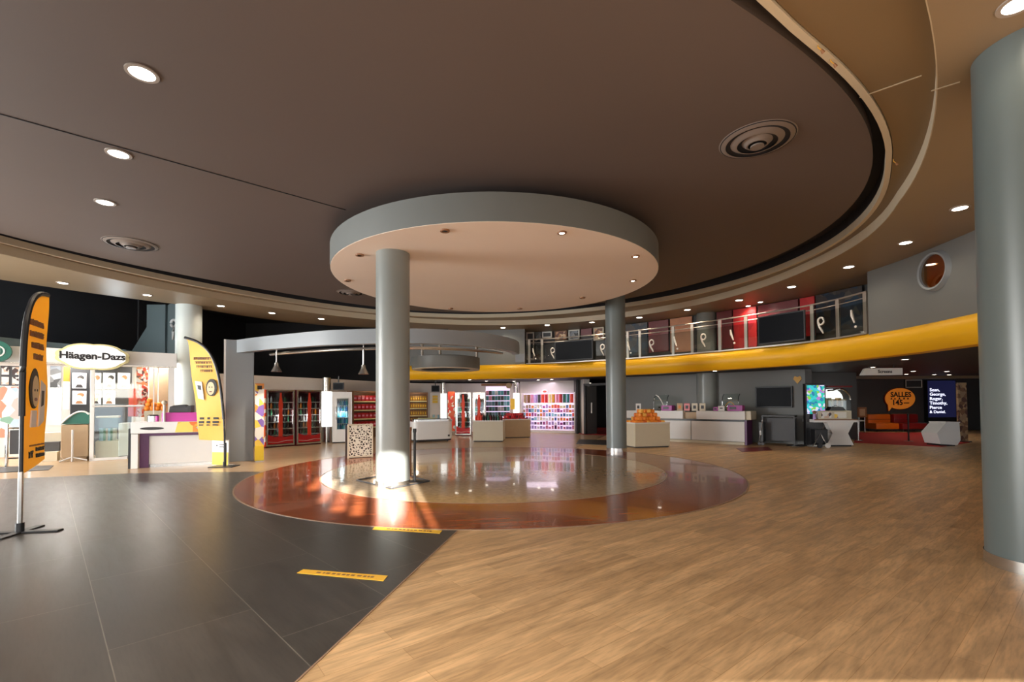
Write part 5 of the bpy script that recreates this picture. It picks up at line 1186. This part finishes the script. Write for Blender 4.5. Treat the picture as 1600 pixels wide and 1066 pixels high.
tag(MB().prism([tuple(G(*q)[:2]) for q in [(1160, 707), (1207, 704), (1200, 699), (1150, 701)]], .001, .012).build('floor_mat', 'dark_red'), 'flat dark mat on the wood floor at the right end of the long counter', 'mat')

# ---- digital totem, display case, flared desk, cart
a, ang, w = edge(1262.5, 697.5, 1295, 697.5); ang -= R(0)
t = thing('digital_totem', 'tall black totem with a bright green and blue lit screen', 'digital sign', a, ang)
MB().box(0, w, .1, .25, 0, 2.10, bev=.01).build('body', 'black', t)
MB().box(.05, w-.05, .085, .1, 1.08, 2.04).build('lit_screen', 'poster_green', t)
MB().box(-.03, w+.03, 0, .4, 0, .04).build('base', 'steel', t)
Y = 17.5; r0 = ray(1297, 620).x/ray(1297, 620).y*Y; r1 = ray(1332, 620).x/ray(1332, 620).y*Y
t = thing('snack_machine', 'bright arched glass snack machine behind the flared white desk', 'machine', (r0, Y, 0), 0); w = r1-r0
MB().box(0, w, .1, .7, 0, 1.15).build('cabinet', 'dark_grey', t)
arch = [(0, 1.15), (w, 1.15), (w, 1.55)]+[(w*.5+w*.5*cos(u), 1.55+.42*sin(u)) for u in [pi*k/12 for k in range(1, 9)]]+[(0, 1.9)]
MB().xz(arch, .5, .7).build('lit_back', 'lightbox', t)
MB().tube([(x, .12, z) for x, z in arch[2:]], .035, 8).build('arch_rim', 'chrome', t, True)
MB().xz(arch, .1, .11).build('glass_front', 'clear_glass', t)
for k in range(4): MB().box(.08+k*w*.22, .08+k*w*.22+w*.14, .2, .4, 1.16, 1.62-.04*(k % 2), bev=.01).build('dispenser_column', ['pale_gold', 'tan', 'gold', 'cream'][k], t)
MB().box(-.05, w+.05, .05, .15, 2.02, 2.08, bev=.01).build('red_light_bar', 'leather_red', t)
a, ang, w = edge(1292, 698, 1334, 698)
t = thing('flared_desk', 'white desk with pinched waist and overhanging top at the lounge entrance', 'desk', a, ang)
MB().xz([(0, .05), (w, .05), (w*.80, .43), (w*1.02, .80), (w*.02, .80), (w*.22, .43)], 0, .6).build('body', 'white', t)
MB().box(.04, w-.04, .05, .55, 0, .05).build('plinth', 'black', t)
MB().box(-.42, w+.1, -.05, .65, .80, .90, bev=.008).build('desk_top', 'shop_white', t); MB().box(-.42, w+.1, -.06, -.05, .87, .905).build('wood_edge', 'wood_brown', t)
c = on(t, 'menu_box', 'long cream menu box with pictures on the flared white desk', 'box', -.2, .1, .902)
MB().box(0, w+.22, 0, .3, 0, .28, bev=.01).build('body', 'cream', c); MB().box(.1, .42, -.008, 0, .04, .24).build('picture', 'photo_print', c); MB().box(.52, .9, -.008, 0, .04, .24).build('picture', 'banner_print', c)
c = on(t, 'black_bag', 'black flat bag lying on the cream menu box', 'bag', .18, .15, 1.184)
MB().xz([(0, 0), (.55, 0), (.45, .12), (.1, .13)], 0, .25).build('body', 'black', c); MB().tube([(.15, .1, .12), (.27, .1, .17), (.4, .1, .12)], .01).build('handle', 'dark_grey', c)
c = on(t, 'small_figure', 'small dark and orange ornament at the left end of the flared desk', 'ornament', -.32, .1, .902)
MB().cyl(0, 0, 0, .18, .05, .04).build('body', 'lilac', c); MB().sph((0, 0, .23), .06).build('head', 'wood_brown', c, True)
t = thing('hand_cart', 'black folded hand cart with pale wheel leaning under the flared desk', 'cart', G(1269, 699)+Vector((0, -.25, 0)), 0)
b = MB().tube([(-.15, 0, .03), (.32, .1, .72)], .018).tube([(.0, -.02, .06), (.45, .08, .05)], .02).tube([(.3, 0, .1), (.12, .1, .6)], .018); b.build('frame', 'chrome', t)
MB().box(-.02, .4, .05, .3, .1, .6, bev=.03).build('bag_body', 'black', t)
for x in (.06, .32): MB().cyl(0, 0, -.02, .02, .08, n=18, m=Matrix.Translation((x, -.04, .08)) @ Matrix.Rotation(pi/2, 4, 'X')).build('wheel', 'black' if x < .2 else 'white', t)

# ---- lounge
tag(MB().prism([tuple(G(*q)[:2]) for q in [(1334, 692), (1471, 698.5), (1515, 692), (1500, 677), (1341, 676)]], .001, .014).build('lounge_carpet', 'carpet_red'), 'bright red carpet in front of the lounge sofas', 'carpet')
def sofa(px0, px1, m, label):
    a, ang, w = edge(px0, 674.5, px1, 674.5); a = a+Vector((0, -.35, 0)); t = thing('lounge_sofa', label, 'sofa', a, 0)
    MB().box(0, w, .1, .85, .12, .42, bev=.05).build('seat', m, t, True); MB().box(0, w, .6, .88, .35, .85, bev=.07).build('backrest', m, t, True)
    MB().box(0, w, .58, .62, .58, .60).build('seam', 'dark_red', t)
    for x in (.1, w-.1):
        for y in (.2, .75): MB().cyl(x, y, 0.014, .13, .025, n=10).build('leg', 'dark_grey', t)
sofa(1363, 1402, 'leather_orange', 'orange leather sofa, left one in the lounge under the bubble sign')
sofa(1404, 1446, 'leather_red', 'dark red leather sofa right of the orange sofa')
post(1420, 690, 0.95, 'black barrier post standing on the red lounge carpet')
LF = Frame((14, 23.6), 0)
x0, x1, z0, z1 = LF.rect(1384, 607, 1430, 641); cx, cz, rx_, rz_ = (x0+x1)/2, (z0+z1)/2+.04, (x1-x0)/2, (z1-z0)/2*.94
t = LF.thing('bubble_sign', 'round orange speech-bubble sign with black lettering on the dark lounge wall', 'sign')
bub = [(cx+rx_*cos(u), cz+rz_*sin(u)*(1.0 if sin(u) > 0 else 1.05)) for u in [2*pi*k/40 for k in range(40)]]
i_ = 25; bub[i_] = (cx-rx_*.78, cz-rz_*1.22)
MB().xz(bub, 0, .1).build('plate', 'sign_orange', t)
MB().xz([(cx+(a_-cx)*1.07, cz+(c_-cz)*1.07) for a_, c_ in bub], .05, .09).build('dark_edge', 'dark_red', t)
text('SALLES', rx_*.46, 'ink', t, (cx+.02, -.006, cz+rz_*.36), bold=.03); b = MB()
for k, (dx, hh) in enumerate([(-.44, .07), (-.27, .06), (-.05, .09), (.17, .10), (.36, .08)]): b.xz([(cx+dx*rx_*1.4-.06, cz-.05), (cx+dx*rx_*1.4+.06, cz-.05), (cx+dx*rx_*1.4, cz-.05+hh+.03)], -.006, 0)
b.build('lettering', 'ink', t); text('145', rx_*.5, 'ink', t, (cx-rx_*.22, -.006, cz-rz_*.42), bold=.03)
MB().box(cx+rx_*.2, cx+rx_*.58, -.006, 0, cz-rz_*.50, cz-rz_*.40).build('dash_mark', 'ink', t)
x0, x1, z0, z1 = LF.rect(1415, 593.5, 1441, 606)
t = LF.thing('wall_frame', 'empty thin white rectangular frame above the bubble sign', 'frame')
MB().box(x0, x1, 0.02, .04, z0, z1).build('panel', 'charcoal_wall', t); MB().box(x0, x1, 0, .02, z1-.04, z1).box(x0, x1, 0, .02, z0, z0+.04).box(x0, x0+.04, 0, .02, z0, z1).box(x1-.04, x1, 0, .02, z0, z1).build('frame', 'logo_white', t)
x0, x1, z0, z1 = LF.rect(1449, 594, 1494, 660, -.1)
t = LF.thing('blue_text_screen', 'large dark blue screen with white names, right of the bubble sign', 'screen', 0, -.1)
MB().box(x0, x1, 0, .2, z0, z1).build('casing', 'black', t); MB().box(x0+.03, x1-.03, -.012, 0, z0+.25, z1-.03).build('display', 'blue_screen', t)
sz = (z1-z0)*.092
for k, s_ in enumerate(['Sean,', 'George,', 'Roger,', 'Timothy,', 'Pierce', '& Daniel.']):
    xx, zz = LF.hit(1452, 609.5+k*6.9, -.1); text(s_, sz*(1.12 if k < 5 else 1.0), 'screen_text', t, (xx, -.02, zz), bold=(.004 if k < 5 else 0), align='LEFT', sx=1.12)
Y = 16.9; q0 = ray(1498, 650); q1 = ray(1512, 650); x0, x1 = q0.x/q0.y*Y, q1.x/q1.y*Y
t = thing('bronze_panel', 'tall narrow bronze patterned panel beside the huge right column', 'panel', (x0, Y, 0), 0)
MB().box(0, x1-x0, 0, .08, 0.03, hz(1505, 598, Y), bev=.006).build('panel', 'bronze_pattern', t); MB().box(-.03, x1-x0+.03, -.1, .2, 0, .03).build('foot', 'dark_grey', t)
q = [(1478, 661), (1499, 661), (1501, 688), (1496, 697), (1470, 694), (1464, 677)]
a = G(1471, 697.5); HF = Frame((a.x, a.y), 0)
t = HF.thing('faceted_desk', 'white six-sided desk at the right end of the red carpet', 'desk')
pts = [HF.hit(*k_) for k_ in q]; pts = [(x, max(z, .03)) for x, z in pts]
MB().xz(pts[::-1], 0, .6).build('body', 'white', t); MB().box(pts[4][0]+.03, pts[3][0]-.03, .05, .55, 0, .05).build('plinth', 'black', t)
MB().box(pts[0][0]-.02, pts[1][0]+.02, -.01, .61, pts[0][1], pts[0][1]+.03).build('desk_top', 'shop_white', t)
a = G(1348, 676)
t = thing('menu_stand', 'small brown framed picture board on thin legs, left of the orange sofa', 'menu stand', a, 0)
MB().box(-.22, .22, 0, .03, .72, 1.2, bev=.008).build('frame', 'wood_brown', t); MB().box(-.13, .13, -.008, 0, .80, 1.12).build('picture', 'tan', t)
for x in (-.15, .12): MB().tube([(x, .02, .0), (x, .02, .72)], .015).build('leg', 'steel', t)
a = G(1341, 689)
t = thing('white_pedestal', 'small white pedestal table between the flared desk and picture board', 'pedestal', a, 0)
MB().cyl(0, 0, .74, .78, .2).build('table_top', 'white', t, True); MB().cyl(0, 0, .03, .74, .03).build('leg', 'steel', t, True); MB().cyl(0, 0, 0, .03, .16).build('foot', 'steel', t, True)
# hanging sign
Y = 14.6; r0 = ray(1349, 580); r1 = ray(1408, 580); x0, x1 = r0.x/r0.y*Y, r1.x/r1.y*Y; z0, z1 = hz(1378, 586.5, Y), hz(1378, 575.5, Y)
t = thing('hanging_sign', 'pale grey hanging direction sign under the balcony at right', 'sign', (x0, Y, 0), R(-3))
w = x1-x0
MB().box(.08, w, 0, .08, z0, z1, bev=.005).build('panel', 'logo_white', t); MB().xz([(-.08, z0), (.08, z0), (.08, z1), (.04, z1-.02)], 0, .08).build('arrow_end', 'logo_white', t)
text('Screens', (z1-z0)*.62, 'ink', t, (w*.55, -.004, (z0+z1)/2), bold=.02)
for x in (w*.2, w*.8): MB().box(x-.01, x+.01, .03, .05, z1, 2.62).build('hanger', 'dark_grey', t)
struct(MB().box(15, 25, 21.2, 21.5, 2.50, 2.62).build('ceiling_bulkhead', 'soffit'))
